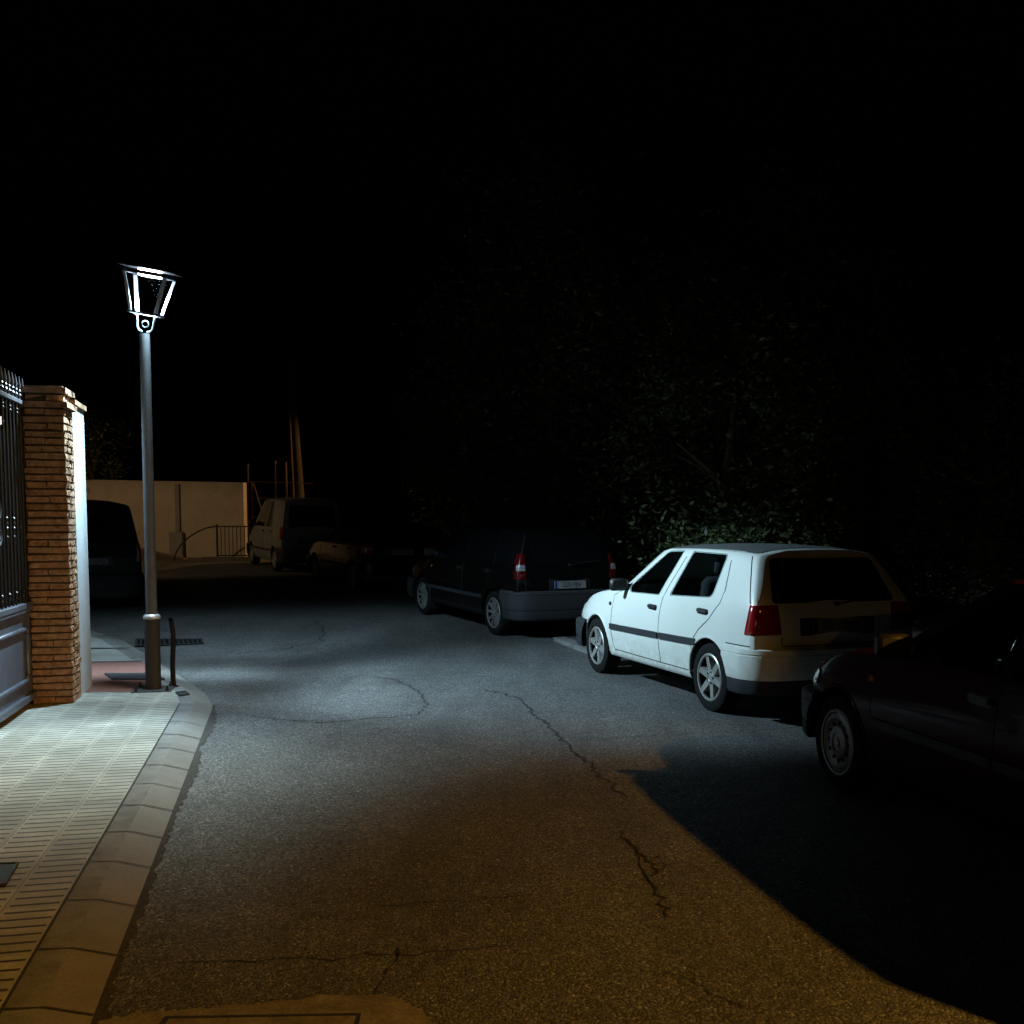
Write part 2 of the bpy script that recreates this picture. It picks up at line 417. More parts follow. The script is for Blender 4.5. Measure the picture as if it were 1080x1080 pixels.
crack(mb, [(690, 921), (701, 914), (694, 903), (682, 906)], .010, .010, .03)
crack(mb, [(604, 781), (700, 775), (800, 771), (850, 766)], .012, .015)
crack(mb, [(405, 957), (440, 953), (490, 950), (560, 944)], .012, .012)
crack(mb, [(180, 1017), (290, 1012), (400, 1008), (540, 998)], .010, .012)
crack(mb, [(700, 1025), (745, 1040), (770, 1058), (800, 1070)], .010, .012)
crack(mb, [(395, 1050), (400, 1035), (415, 1015), (420, 1000)], .008, .010)
crack(mb, [(330, 655), (342, 664), (340, 676), (300, 684), (250, 690)], .03, .03)
crack(mb, [(540, 730), (620, 727), (690, 732)], .010, .015)
struct(mb, 'road_cracks', M['crack'])
mb = MB(); prev = None; L_ = (Vector(near[2])-Vector(near[0])).length; s_ = 0
while s_ < L_+.2:
    w = .012+.05*abs(math.sin(s_*1.7)*math.sin(s_*.61+1))**1.5+rnd.uniform(0, .03)
    p = Vector(near[0])+kd*s_; q_ = p-perp*w; cur = (p+perp*.004, q_)
    if prev: mb.add([(prev[0].x, prev[0].y, .0035), (prev[1].x, prev[1].y, .0035), (cur[1].x, cur[1].y, .0035), (cur[0].x, cur[0].y, .0035)], [(0, 1, 2, 3)])
    prev = cur; s_ += .035
M['gutterdirt'] = mottled('gutter dirt', (.035, .032, .028), 40, .6, .95, .6, fine=160)
struct(mb, 'gutter_dirt', M['gutterdirt'])
# concrete surround with a square cover at the bottom of the frame
mb = MB()
pix = [(104, 1078), (150, 1069), (235, 1063), (300, 1058), (345, 1051), (392, 1050), (420, 1054), (446, 1066), (458, 1085), (452, 1125), (380, 1140), (200, 1150), (90, 1120)]
P = [G(u, v) for u, v in pix]
ring = []
for a, b in zip(P, P[1:]+P[:1]):
    for k in range(6):
        p = a.lerp(b, k/6); ring.append((p.x+rnd.gauss(0, .007), p.y+rnd.gauss(0, .007), .005))
mb.add(ring, [tuple(range(len(ring)))]); struct(mb, 'concrete_patch', M['concrete'])
c = G(381, 1071); 
cov = empty('manhole_cover', (c.x, c.y, .0), R(2), 'dark square manhole cover framed in concrete in the road at the bottom edge', 'manhole cover')
mb = MB()
for (cx, cy, dx, dy) in ((-.32, -.007, .64, .014), (-.32, -.633, .64, .014), (-.007, -.32, .014, .612), (-.633, -.32, .014, .612)): mb.box((cx, cy, .005), (dx, dy, .008))
mb.build('frame', M['iron'], cov)
mb = MB(); mb.box((-.32, -.32, .003), (.610, .610, .010)); mb.build('lid', M['concrete'], cov)

# kerb-side drain grate
g0 = [G(150, 674), G(193, 671.5), G(212, 679), G(158, 681)]
ax = ((g0[1]-g0[0])+(g0[2]-g0[3])).xy.normalized(); ay = Vector((-ax.y, ax.x)); cen = sum((p for p in g0), Vector())/4
gr = empty('drain_grate', (cen.x, cen.y, cen.z), math.atan2(ax.y, ax.x), 'black slotted drain grate set in the road behind the street lamp', 'drain grate')
mb = MB(); W2, D2 = .43, .46
mb.box((0, 0, .004), (2*W2, 2*D2, .006), mi=1)
for s_ in (-1, 1):
    mb.box((0, s_*(D2-.015), .0085), (2*W2, .03, .004)); mb.box((s_*(W2-.015), 0, .0085), (.03, 2*D2-.061, .004))
for k in range(-6, 7): mb.box((k*.06, 0, .0085), (.026, 2*D2-.061, .003))
mb.build('grate', [M['iron'], M['well']], gr)
# covers in the pavement
def cover(pix, z, name, label, cat):
    q = [G(u, v, z) for u, v in pix]; cen = sum(q, Vector())/4
    e = empty(name, cen, 0, label, cat)
    mb = MB(); l = [(p-cen) for p in q]
    mb.prism([(p.x, p.y) for p in l], -.02, .006); mb.build('lid', M['iron'], e)
    mb = MB()
    for a, b in zip(l, l[1:]+l[:1]):
        mb.tube([(a.x*1.04, a.y*1.04, .004), (b.x*1.04, b.y*1.04, .004)], .009, 6)
    mb.build('frame', M['iron'], e)
cover([(112, 711), (160, 711), (172, 716.5), (120, 716.5)], PH+.012, 'utility_cover', 'dark rectangular cover sunk in the red paving behind the lamp post', 'utility cover')
cover([(-30, 914), (17, 912), (4, 934), (-46, 937)], PH+.006, 'utility_cover', 'dark worn cover among the ribbed pavement tiles at the left edge', 'utility cover')
cover([(186, 731), (195, 729.6), (199, 732.6), (190, 734)], PH+.004, 'valve_cover', 'tiny black valve cover on the pavement corner in front of the bent post', 'valve cover')

# ------------------------------------------------------------------ street lamp
base = G(162, 727.5, PH); top = AT(152.5, 350, base.y-.02)
lean = (top-base); H = lean.length
q = Vector((0, 0, 1)).rotation_difference(lean)
lamp = empty('street_lamp', base, 0, 'lit lantern street lamp on a tall grey pole at the pavement corner', 'street lamp')
lamp.rotation_mode = 'QUATERNION'; lamp.rotation_quaternion = q
HS = .70
mb = MB(); mb.lathe([(.0, HS), (.052, HS), (.050, 1.2), (.047, H-.02), (.0, H-.02)], 24); mb.build('pole', M['polepaint'], lamp, True)
mb = MB(); mb.lathe([(.0, .012), (.072, .012), (.071, HS-.02), (.0, HS-.02)], 28); sl = mb.build('base_sleeve', M['sleeve'], lamp, True)
mb = MB(); mb.lathe([(.055, HS-.02), (.078, HS-.02), (.080, HS-.005), (.076, HS+.010), (.060, HS+.024), (.051, HS+.026)], 28); mb.build('collar', M['steel'], lamp, True)
mb = MB(); mb.box((0, 0, .004), (.36, .36, .016), R(12)); pl = mb.build('base_plate', M['sleeve'], lamp)
for sx in (-1, 1):
    for sy in (-1, 1):
        mb = MB(); mb.lathe([(0, 0), (.016, 0), (.016, .02), (.010, .02), (.010, .045), (0, .045)], 6, mtx=Matrix.Rotation(R(12), 4, 'Z') @ Matrix.Translation((sx*.14, sy*.14, .012)))
        mb.build('bolt', M['iron'], pl)
# lantern (slightly crooked on its yoke)
LM = Matrix.Translation((0, 0, H)) @ Matrix.Rotation(R(9.5), 4, 'Y') @ Matrix.Rotation(R(7), 4, 'X') @ Matrix.Rotation(R(6), 4, 'Z')
def lmb(): return MB()
mb = MB()
mb.lathe([(0, -.03), (.056, -.03), (.056, .0), (.04, .012), (.02, .03), (0, .03)], 20); mb.build('pole_cap', M['yoke'], lamp, True)
for s_ in (-1, 1):
    mb = MB(); mb.tube([(s_*.02, 0, .0), (s_*.05, 0, .008), (s_*.07, 0, .035), (s_*.074, 0, .085), (s_*.080, 0, .135), (s_*.096, 0, .150), (s_*.118, 0, .154)], .011, 8, mtx=LM)
    mb.build('yoke_arm', M['yoke'], lamp, True)
mb = MB(); mb.tube([(.028*math.cos(a), 0, .05+.028*math.sin(a)) for a in [2*PI*k/16 for k in range(17)]], .007, 8, mtx=LM @ Matrix.Translation((0, 0, .02))); mb.build('yoke_ring', M['yoke'], lamp, True)
Z0, Z1, WB, WT = .160, .50, .125, .192
mb = MB()
for k in range(4):
    T = LM @ Matrix.Rotation(k*PI/2, 4, 'Z'); e_ = WB+.015
    mb.box((0, -e_+.014, Z0+.008), (2*e_ if k % 2 else 2*e_-.056, .028, .016), mtx=T)
    mb.box((0, -e_+.018, Z0-.004), (2*e_-.02 if k % 2 else 2*e_-.07, .022, .008), mi=1, mtx=T)
mb.build('tray', [M['lantern'], M['lanternin']], lamp)
for sx in (-1, 1):
    for sy in (-1, 1):
        mb = MB(); a = Vector((sx*WB, sy*WB, Z0+.017)); b = Vector((sx*WT, sy*WT, Z1))
        ex = Vector((-sx, 0, 0)); ey = Vector((0, -sy, 0)); w, th = .030, .004
        for (e1, e2) in ((ex, ey), (ey, ex)):
            vs = [a, a+e1*w*.9, a+e1*w*.9+e2*th, a+e2*th, b, b+e1*w, b+e1*w+e2*th, b+e2*th]
            mb.add(vs, [(0, 1, 2, 3), (4, 5, 6, 7), (0, 1, 5, 4), (1, 2, 6, 5), (2, 3, 7, 6), (3, 0, 4, 7)], 0, LM)
        mb.build('strut', M['lanternin'], lamp)
mb = MB()
for k in range(4):
    T = LM @ Matrix.Rotation(k*PI/2, 4, 'Z'); mb.box((0, -WT+.012, Z1+.017), (2*WT-.024 if k % 2 else 2*WT, .024, .034), mtx=T)
mb.build('top_frame', M['lantern'], lamp)
for k in range(4):
    T = LM @ Matrix.Rotation(k*PI/2, 4, 'Z'); mb = MB()
    y0, y1 = -WB+.006, -WT+.008
    mb.add([(-WB+.045, y0, Z0+.02), (WB-.045, y0, Z0+.02), (WT-.046, y1, Z1-.004), (-WT+.046, y1, Z1-.004)], [(0, 1, 2, 3)], 0, T)
    mb.build('pane', M['pane'], lamp)
mb = MB(); mb.add([(-WB+.01, -WB+.01, Z0+.010), (WB-.01, -WB+.01, Z0+.010), (WB-.01, WB-.01, Z0+.010), (-WB+.01, WB-.01, Z0+.010)], [(0, 1, 2, 3)], 0, LM); mb.build('pane', M['pane'], lamp)
mb = MB(); WR = .238
mb.add([(-WR, -WR, Z1+.052), (WR, -WR, Z1+.052), (WR, WR, Z1+.052), (-WR, WR, Z1+.052), (-WR, -WR, Z1+.060), (WR, -WR, Z1+.060), (WR, WR, Z1+.060), (-WR, WR, Z1+.060), (0, 0, Z1+.10)],
       [(3, 2, 1, 0), (0, 1, 5, 4), (1, 2, 6, 5), (2, 3, 7, 6), (3, 0, 4, 7), (4, 5, 8), (5, 6, 8), (6, 7, 8), (7, 4, 8)], 0, LM)
mb.build('roof', M['lantern'], lamp)
mb = MB(); mb.box((0, 0, Z1+.036), (.17, .17, .026), mtx=LM); mb.box((0, 0, Z1+.008), (.17, .17, .026), mtx=LM)  # upper block glows in the roof gap to imitate the lamp's glare
mb.build('led_panel_glare', M['led'], lamp)
bpy.context.view_layer.update()
LEDP = lamp.matrix_world @ (LM @ Vector((0, 0, Z1-.055)))

# black bent tubular post beside the lamp
b0 = G(183.5, 725, PH*.8); 
bp = empty('bent_post', b0, 0, 'black bent tubular post with an open curled top beside the lamp pole', 'post')
mb = MB(); S = b0.y/1080
path = [(0, 0, 0), (-.01, .01, .10), (-.008, .0, .25), (.002, 0, .40), (.004, 0, .52), (-.004, -.002, .60), (-.006, -.012, .635), (.006, -.05, .662), (.014, -.085, .668)]
mb.tube(path, .024, 14, cap=False); mb.tube([p for p in path[-3:]], .019, 14, cap=False)
e = mb.build('tube', M['blacktube'], bp, True)
mb = MB(); mb.lathe([(.019, 0), (.024, 0)], 14, mtx=Matrix.Translation((.014, -.085, .668)) @ Matrix.Rotation(R(86), 4, 'X')); mb.build('rim', M['trim'], bp)
mb = MB(); mb.lathe([(0, -.01), (.05, -.01), (.05, .008), (.026, .014), (0, .014)], 16); mb.build('flange', M['blacktube'], bp)

# ------------------------------------------------------------------ brick pillar, wall, gate
pc = G(78, 742, PH)                                      # the pillar's street corner nearest the camera
pil = empty('brick_pillar', (pc.x, pc.y, PH), ST, 'rough brown brick gate pillar with stepped brick top', 'pillar')
PW, PD, PT = .33, .36, AT(68, 402, pc.y).z-PH
mb = MB(); ch = .0625; n = int(PT/ch); 
mb.box((-PW/2, PD/2, PT/2-.02), (PW-.034, PD-.034, PT-.04), mi=1)
for r_ in range(n):
    z = (r_+.5)*ch; o = 0.0
    if r_ == n-1: o = .020
    if r_ == n-2: o = -.010
    if r_ == n-3: o = .034
    alt = r_ % 2; h = ch-.016
    def brick(x0, x1, y0, y1):
        j = rnd.uniform(-.010, .010) if abs(o) < .001 else 0
        mb.box(((x0+x1)/2, (y0+y1)/2, z+rnd.uniform(-.002, .002)), (x1-x0-.006+j, y1-y0-.006+j, h), rnd.uniform(-.022, .022), 0, jit=.0075)
    T = .11; x0, x1, y0, y1 = -PW-o, o, -o, PD+o
    if alt:
        brick(x0, x1, y0, y0+T); brick(x0, x1, y1-T, y1); brick(x1-T, x1, y0+T, y1-T); brick(x0, x0+T, y0+T, y1-T)
    else:
        xm = (x0+x1)/2+rnd.uniform(-.02, .02); ym = (y0+y1)/2+rnd.uniform(-.02, .02)
        brick(x0, xm, y0, y0+T); brick(xm, x1, y0, y0+T); brick(x1-T, x1, y0+T, ym); brick(x1-T, x1, ym, y1)
        brick(x0, x0+T, y0+T, y1); brick(x0+T, x1-T, y1-T, y1)
mb.build('brickwork', [M['brick'], M['mortar']], pil)
# white rendered wall just past the pillar, then turning with the street
wl = empty('garden_wall', (pc.x, pc.y, PH), ST, 'white rendered garden wall ending just behind the brick pillar', 'wall')
mb = MB(); WH = AT(84, 428, pc.y+.5).z-PH
e1 = (-.02, PD+.62); d2 = Vector((-math.sin(R(24)), math.cos(R(24))))
e2 = (e1[0]+d2.x*5, e1[1]+d2.y*5)
mb.prism([(-.30, PD+.045), (-.012, PD+.045), e1, e2, (e2[0]-.3, e2[1]), (e1[0]-.30, e1[1]+.05)], -.15, WH)
mb.build('wall_face', M['render'], wl)
mb = MB(); mb.prism([(-.33, PD+.046), (.012, PD+.046), (e1[0]+.025, e1[1]+.01), (e2[0]+.025, e2[1]), (e2[0]-.33, e2[1]), (e1[0]-.33, e1[1]+.05)], WH+.002, WH+.045); mb.build('coping', M['brick'], wl)

gp = G(38, 741, PH)
gate = empty('gate', (gp.x, gp.y, PH), ST-PI/2, 'dark grey metal driveway gate with barred top and panelled bottom', 'gate')
# local +x runs along the gate toward the camera, +y faces the street
GL = 3.2; zb, zm, zt = .06, AT(31, 633, gp.y-.12).z-PH, AT(22, 425, gp.y).z-PH
for x in (.025, GL-.025):
    mb = MB(); mb.box((x, 0, (zb+zt)/2), (.05, .05, zt-zb), bev=.004); mb.build('stile', M['gatebar'], gate)
for (z, h, d, m_) in ((zb+.03, .06, .07, 'gate'), (zm-.035, .05, .07, 'gate'), (zt-.02, .04, .045, 'gate')):
    mb = MB(); mb.box((GL/2, 0, z), (GL-.104, d, h), bev=.006)
    if z < 1.2 and z > .5: mb.box((GL/2, .004, z-.038), (GL-.11, .05, .025))
    mb.build('rail', M[m_], gate)
mb = MB(); mb.box((GL/2, -.006, (zb+zm)/2), (GL-.106, .016, zm-zb-.125)); pan = mb.build('lower_panel', M['gate'], gate)
for x0 in (.28, 1.62):                                   # raised mouldings with chamfered corners
    x1 = x0+1.24; za, zz = .245, .685; c = .05
    mb = MB(); loop = [(x0+c, za), (x1-c, za), (x1-c, za+c*.6), (x1, za+c), (x1, zz-c), (x1-c, zz-c*.6), (x1-c, zz), (x0+c, zz), (x0+c, zz-c*.6), (x0, zz-c), (x0, za+c), (x0+c, za+c*.6), (x0+c, za)]
    mb.tube([(x, .010, z) for x, z in loop], .020, 8); mb.build('moulding', M['gate'], pan, True, 50)
nb = 0; x = .10
while x < GL-.08:
    mb = MB(); mb.tube([(x, 0, zm-.012), (x, 0, zt-.041)], .0085, 8)
    if nb % 2 == 0:
        for z, r_ in ((zm+.09, .017), (zm+.05, .014), (zt-.12, .016), (zt-.09, .016), (zm+.62, .016), (zm+.66, .014), (zm+.70, .016), (zm+.55, .015)):
            mb.lathe([(.008, z-.014), (r_, z-.005), (r_, z+.005), (.008, z+.014)], 10, mtx=Matrix.Translation((x, 0, 0)))
    mb.build('bar', M['gatebar'], gate, True)
    mb = MB(); z = zt
    mb.tube([(x, 0, z), (x, 0, z+.02)], .008, 8)
    for (a, c, dr) in ((.02, .055, .018), (.06, .09, .015)):
        mb.lathe([(.007, z+a), (dr, z+(a+c)/2), (.007, z+c)], 8, mtx=Matrix.Translation((x, 0, 0)))
    mb.lathe([(.007, z+.09), (.016, z+.12), (.003, z+.20)], 8, mtx=Matrix.Translation((x, 0, 0)))
    mb.build('finial', M['gate'], gate, True)
    x += .11; nb += 1
for (xc, zc) in ((1.05, zm+.58), (1.05, zm+.78), (2.15, zm+.58), (2.15, zm+.78)):
    mb = MB(); pts = []
    for k in range(40):
        a = k/39*3.6*PI; r_ = .015+.075*k/39; pts.append((xc+r_*math.cos(a), .012, zc+r_*math.sin(a)))
    mb.tube(pts, .008, 6); mb.build('scroll', M['gate'], gate, True)
# small lamp seen through the gate bars
lp = AT(1.5, 444, 13.0)
gl = empty('garden_lamp', lp, 0, 'small pinkish white garden lamp glowing behind the gate bars', 'lamp')
mb = MB(); mb.lathe([(0, -.07), (.02, -.055), (.03, 0), (.024, .05), (0, .06)], 14); mb.build('globe', M['globe'], gl, True)
mb = MB(); mb.tube([(0, 0, -lp.z-.05), (0, 0, -.055)], .02, 8); mb.build('post', M['black'], gl)

# ------------------------------------------------------------------ cars
def round_poly(pts, r=.05, n=5):
    out = []; N = len(pts); pts = [Vector(p) for p in pts]
    for i in range(N):
        p, a, b = pts[i], pts[i-1], pts[(i+1) % N]
        ra = r[i] if isinstance(r, (list, tuple)) else r
        u, v = (a-p), (b-p); d = min(ra, u.length*.45, v.length*.45)
        p0, p1 = p+u.normalized()*d, p+v.normalized()*d
        for k in range(n+1):
            t = k/n; out.append(tuple(p0*(1-t)**2+p*2*t*(1-t)+p1*t*t))
    return out
def panel(mb, bvh, poly, axis, sgn=1, offs=.002, thick=.004, res=.06, mi=0, mtx=None, sink=.004):
    P = [Vector(p) for p in poly]; n = len(P)
    edges = [(i, (i+1) % n) for i in range(n)]
    xs = [p.x for p in P]; ys = [p.y for p in P]
    def inside(x, y):
        c = False
        for i in range(n):
            a, b = P[i], P[i-1]
            if (a.y > y) != (b.y > y) and x < (b.x-a.x)*(y-a.y)/(b.y-a.y)+a.x: c = not c
        return c
    pts = list(P)
    x = min(xs)+res/2
    while x < max(xs):
        y = min(ys)+res/2
        while y < max(ys):
            if inside(x, y) and min((Vector((x, y))-p).length for p in P) > res*.35: pts.append(Vector((x, y)))
            y += res
        x += res
    vo, eo, fo, _, _, _ = delaunay_2d_cdt(pts, edges, [], 1, 1e-6)
    ou, inn = [], []
    for p in vo:
        if axis == 'x': o, d = Vector((sgn*3, p.x, p.y)), Vector((-sgn, 0, 0))
        elif axis == 'y': o, d = Vector((p.x, sgn*8, p.y)), Vector((0, -sgn, 0))
        else: o, d = Vector((p.x, p.y, 5)), Vector((0, 0, -1))
        h, nn, _, _ = bvh.ray_cast(o, d)
        if h is None:
            h, nn, _, _ = bvh.find_nearest(o+d*2 if axis != 'y' else o+d*5)
        if nn.dot(d) > 0: nn = -nn
        ou.append(h+nn*(offs+thick)); inn.append(h+nn*(offs-sink))
    N = len(ou); cnt = {}
    for f in fo:
        for i in range(len(f)):
            k = (f[i], f[(i+1) % len(f)]); kk = tuple(sorted(k)); cnt.setdefault(kk, []).append(k)
    fs = [tuple(f) for f in fo]
    for kk, l in cnt.items():
        if len(l) == 1: a, b = l[0]; fs.append((a, N+a, N+b, b))
    mb.add(ou+inn, fs, mi, mtx)
def ribbon(pts, w):
    pts = [Vector(p) for p in pts]; L, Rr = [], []
    for i, p in enumerate(pts):
        t = (pts[min(i+1, len(pts)-1)]-pts[max(i-1, 0)]).normalized(); n = Vector((-t.y, t.x))*w/2
        L.append(tuple(p+n)); Rr.append(tuple(p-n))
    return L+Rr[::-1]
def densify(pts, step=.08):
    out = []
    for a, b in zip(pts, pts[1:]):
        k = max(1, int(math.dist(a, b)/step))
        out += [(a[0]+(b[0]-a[0])*i/k, a[1]+(b[1]-a[1])*i/k) for i in range(k)]
    return out+[pts[-1]]
def sweep(mb, path, prof, mi=0):                          # closed profile (out, z) swept along a plan path
    P = [Vector(p) for p in path]; n = len(prof); vs = []
    for i, p in enumerate(P):
        t = (P[min(i+1, len(P)-1)]-P[max(i-1, 0)]).normalized(); nn = Vector((t.y, -t.x))
        for (o, z) in prof: vs.append((p.x+nn.x*o, p.y+nn.y*o, z))
    fs = [(i*n+k, i*n+(k+1) % n, (i+1)*n+(k+1) % n, (i+1)*n+k) for i in range(len(P)-1) for k in range(n)]
    fs += [tuple(range(n)), tuple((len(P)-1)*n+k for k in range(n))[::-1]]
    mb.add(vs, fs, mi)

def shell(S):
    W, ro, wb, fo = S['W'], S['ro'], S['wb'], S['fo']; ze, zr, wr, zb = S['zbelt'], S['zroof'], S['wroof'], S['zb']
    yrr, yrb, ywt, ycw, zcw, zhf = S['y_rr'], S['y_rb'], S['y_wt'], S['y_cw'], S['z_cw'], S['z_hf']
    F = wb+fo; zmid = .60; wt = S.get('wbelt', W-.05); dz = S.get('crown', .04); tz = S.get('edge', .06)
    def ring(y, w2, w3, w4, z4, x5, y5, z5, x6, y6, z6, y7, z7, y2=None, y3=None, y4=None, z3=zmid, z2=None, zb_=None):
        y2 = y if y2 is None else y2; y3 = y if y3 is None else y3; y4 = y if y4 is None else y4
        zz = zb if zb_ is None else zb_; z2 = zz+.04 if z2 is None else z2
        return [(0, y, zz), (w2*.8, y, zz), (w2, y2, z2), (w3, y3, z3), (w4, y4, z4), (x5, y5, z5), (x6, y6, z6), (0, y7, z7)]
    rings = [
     ring(-ro+.10, W-.10, W-.045, wt-.035, ze, wr-.03, yrr-.01, zr-tz-.02, wr*.55, yrr+.0, zr-dz+.0, yrr+.01, zr-dz+.008, y3=-ro+.06, y4=yrb, z2=.30, zb_=zb+.04),
     ring(-ro+.30, W-.05, W-.004, wt-.008, ze, wr-.008, yrr+.20, zr-tz+.004, wr*.55, yrr+.22, zr-.018, yrr+.22, zr-.010, y4=yrb+.18),
     ring(.05, W-.05, W, wt, ze, wr, max(.15, yrr+.5), zr-tz+.012, wr*.55, max(.15, yrr+.5), zr-.006, max(.15, yrr+.5), zr),
     ring(.75, W-.05, W, wt, ze-.005, wr, .78, zr-tz+.014, wr*.55, .78, zr, .78, zr+.006),
     ring(ywt+.02, W-.05, W, wt, ze-.015, wr-.015, ywt, zr-tz, wr*.54, ywt+.06, zr-.028, ywt+.09, zr-.02),
     ring(ycw-.12, W-.05, W, wt-.01, ze-.02, wr+.09, ycw-.03, zcw-.005, wr*.66, ycw+.08, zcw+.012, ycw+.12, zcw+.016),
     ring(wb, W-.05, W-.002, W-.09, ze-.055, W-.20, wb+.03, zcw-.055, .36, wb+.05, zcw-.035, wb+.05, zcw-.028),
     ring(F-.34, W-.07, W-.02, W-.12, (ze+zhf)/2-.03, W-.22, F-.34, (zcw+zhf)/2-.035, .36, F-.32, (zcw+zhf)/2-.02, F-.31, (zcw+zhf)/2-.012),
     ring(F-.10, W-.16, W-.09, W-.18, zhf-.03, W-.26, F-.09, zhf-.008, .36, F-.05, zhf, F-.035, zhf+.004, y3=F-.10, z2=.32, zb_=zb+.05),
    ]
    vs, fs, cr = [], [], {}
    n = 8; K = len(rings)
    def idx(i, r, s): return (i*n+r)*2+(0 if (r in (0, 7) or s < 0) else 1)
    for i in range(K):
        for r in range(n):
            x, y, z = rings[i][r]; vs.append((-x, y, z)); vs.append((x, y, z))
    def q(a, b, c, d): fs.append((a, b, c, d))
    for s_ in (-1, 1):
        for i in range(K-1):
            for r in range(n-1): q(idx(i, r, s_), idx(i+1, r, s_), idx(i+1, r+1, s_), idx(i, r+1, s_))
    for (i, dy) in ((0, -.05), (K-1, .05)):               # close the tail and the nose
        c = {0: idx(i, 0, 1), 7: idx(i, 7, 1)}
        for r in range(1, 7):
            c[r] = len(vs); x, y, z = rings[i][r]; vs.append((0, y+(dy if r < 5 else dy*.5), z+(0 if r < 5 else .004)))
        for s_ in (-1, 1):
            q(idx(i, 0, s_), idx(i, 1, s_), c[1], c[0])
            for r in range(1, 6): q(idx(i, r, s_), idx(i, r+1, s_), c[r+1], c[r])
            q(idx(i, 6, s_), idx(i, 7, s_), c[7], c[6])
    me = bpy.data.meshes.new('body'); me.from_pydata(vs, [], fs)
    bm = bmesh.new(); bm.from_mesh(me)
    bmesh.ops.remove_doubles(bm, verts=bm.verts, dist=1e-5)
    # drop faces that became doubled on the centre plane
    loose = [v for v in bm.verts if not v.link_faces]; bmesh.ops.delete(bm, geom=loose, context='VERTS')
    lay = bm.edges.layers.float.new('crease_edge')
    def key(p): return tuple(round(c, 4) for c in p)
    look = {}
    for i in range(K):
        for r in range(n):
            x, y, z = rings[i][r]
            for s_ in (-1, 1): look[key((s_*x, y, z))] = (i, r)
    for e in bm.edges:
        a, b = look.get(key(e.verts[0].co)), look.get(key(e.verts[1].co))
        if a is None or b is None: continue
        v = 0
        if a[0] == b[0]:
            r0, i = min(a[1], b[1]), a[0]
            if i == 0: v = .93 if r0 >= 2 else .5
            elif i == K-1: v = .45
            elif i == 4 and r0 >= 5: v = .5
            elif i == 5 and r0 >= 4: v = .6
        elif a[1] == b[1]:
            i = min(a[0], b[0])
            if a[1] == 5: v = .55 if i < 4 else (.6 if i == 4 else .15)
            elif a[1] == 4: v = .35 if i < 5 else .45
            elif a[1] == 2: v = .5
            elif a[1] == 3: v = .15
        e[lay] = v
    bmesh.ops.recalc_face_normals(bm, faces=bm.faces); bm.to_mesh(me); bm.free()
    return me
def evaluate(o):
    dg = bpy.context.evaluated_depsgraph_get(); return bpy.data.meshes.new_from_object(o.evaluated_get(dg))
def arch_cutter(S):
    bm = bmesh.new()
    for (y, z, r_) in S['arches']:
        for s_ in (-1, 1):
            m_ = Matrix.Translation((s_*(S['W']-.12), y, z)) @ Matrix.Rotation(PI/2, 4, 'Y')
            bmesh.ops.create_cone(bm, cap_ends=True, segments=48, radius1=r_, radius2=r_, depth=.44, matrix=m_)
    me = bpy.data.meshes.new('cut'); bm.to_mesh(me); bm.free()
    o = bpy.data.objects.new('cut', me); COL.objects.link(o)
    return o
def carve(o, cutter, paint):
    for m_ in (paint, M['well']): o.data.materials.append(m_)
    cutter.data.materials.clear(); cutter.data.materials.append(paint); cutter.data.materials.append(M['well'])
    cutter.data.polygons.foreach_set('material_index', [1]*len(cutter.data.polygons))
    b = o.modifiers.new('b', 'BOOLEAN'); b.operation = 'DIFFERENCE'; b.object = cutter; b.solver = 'EXACT'
    me = evaluate(o); bpy.data.objects.remove(o); return me

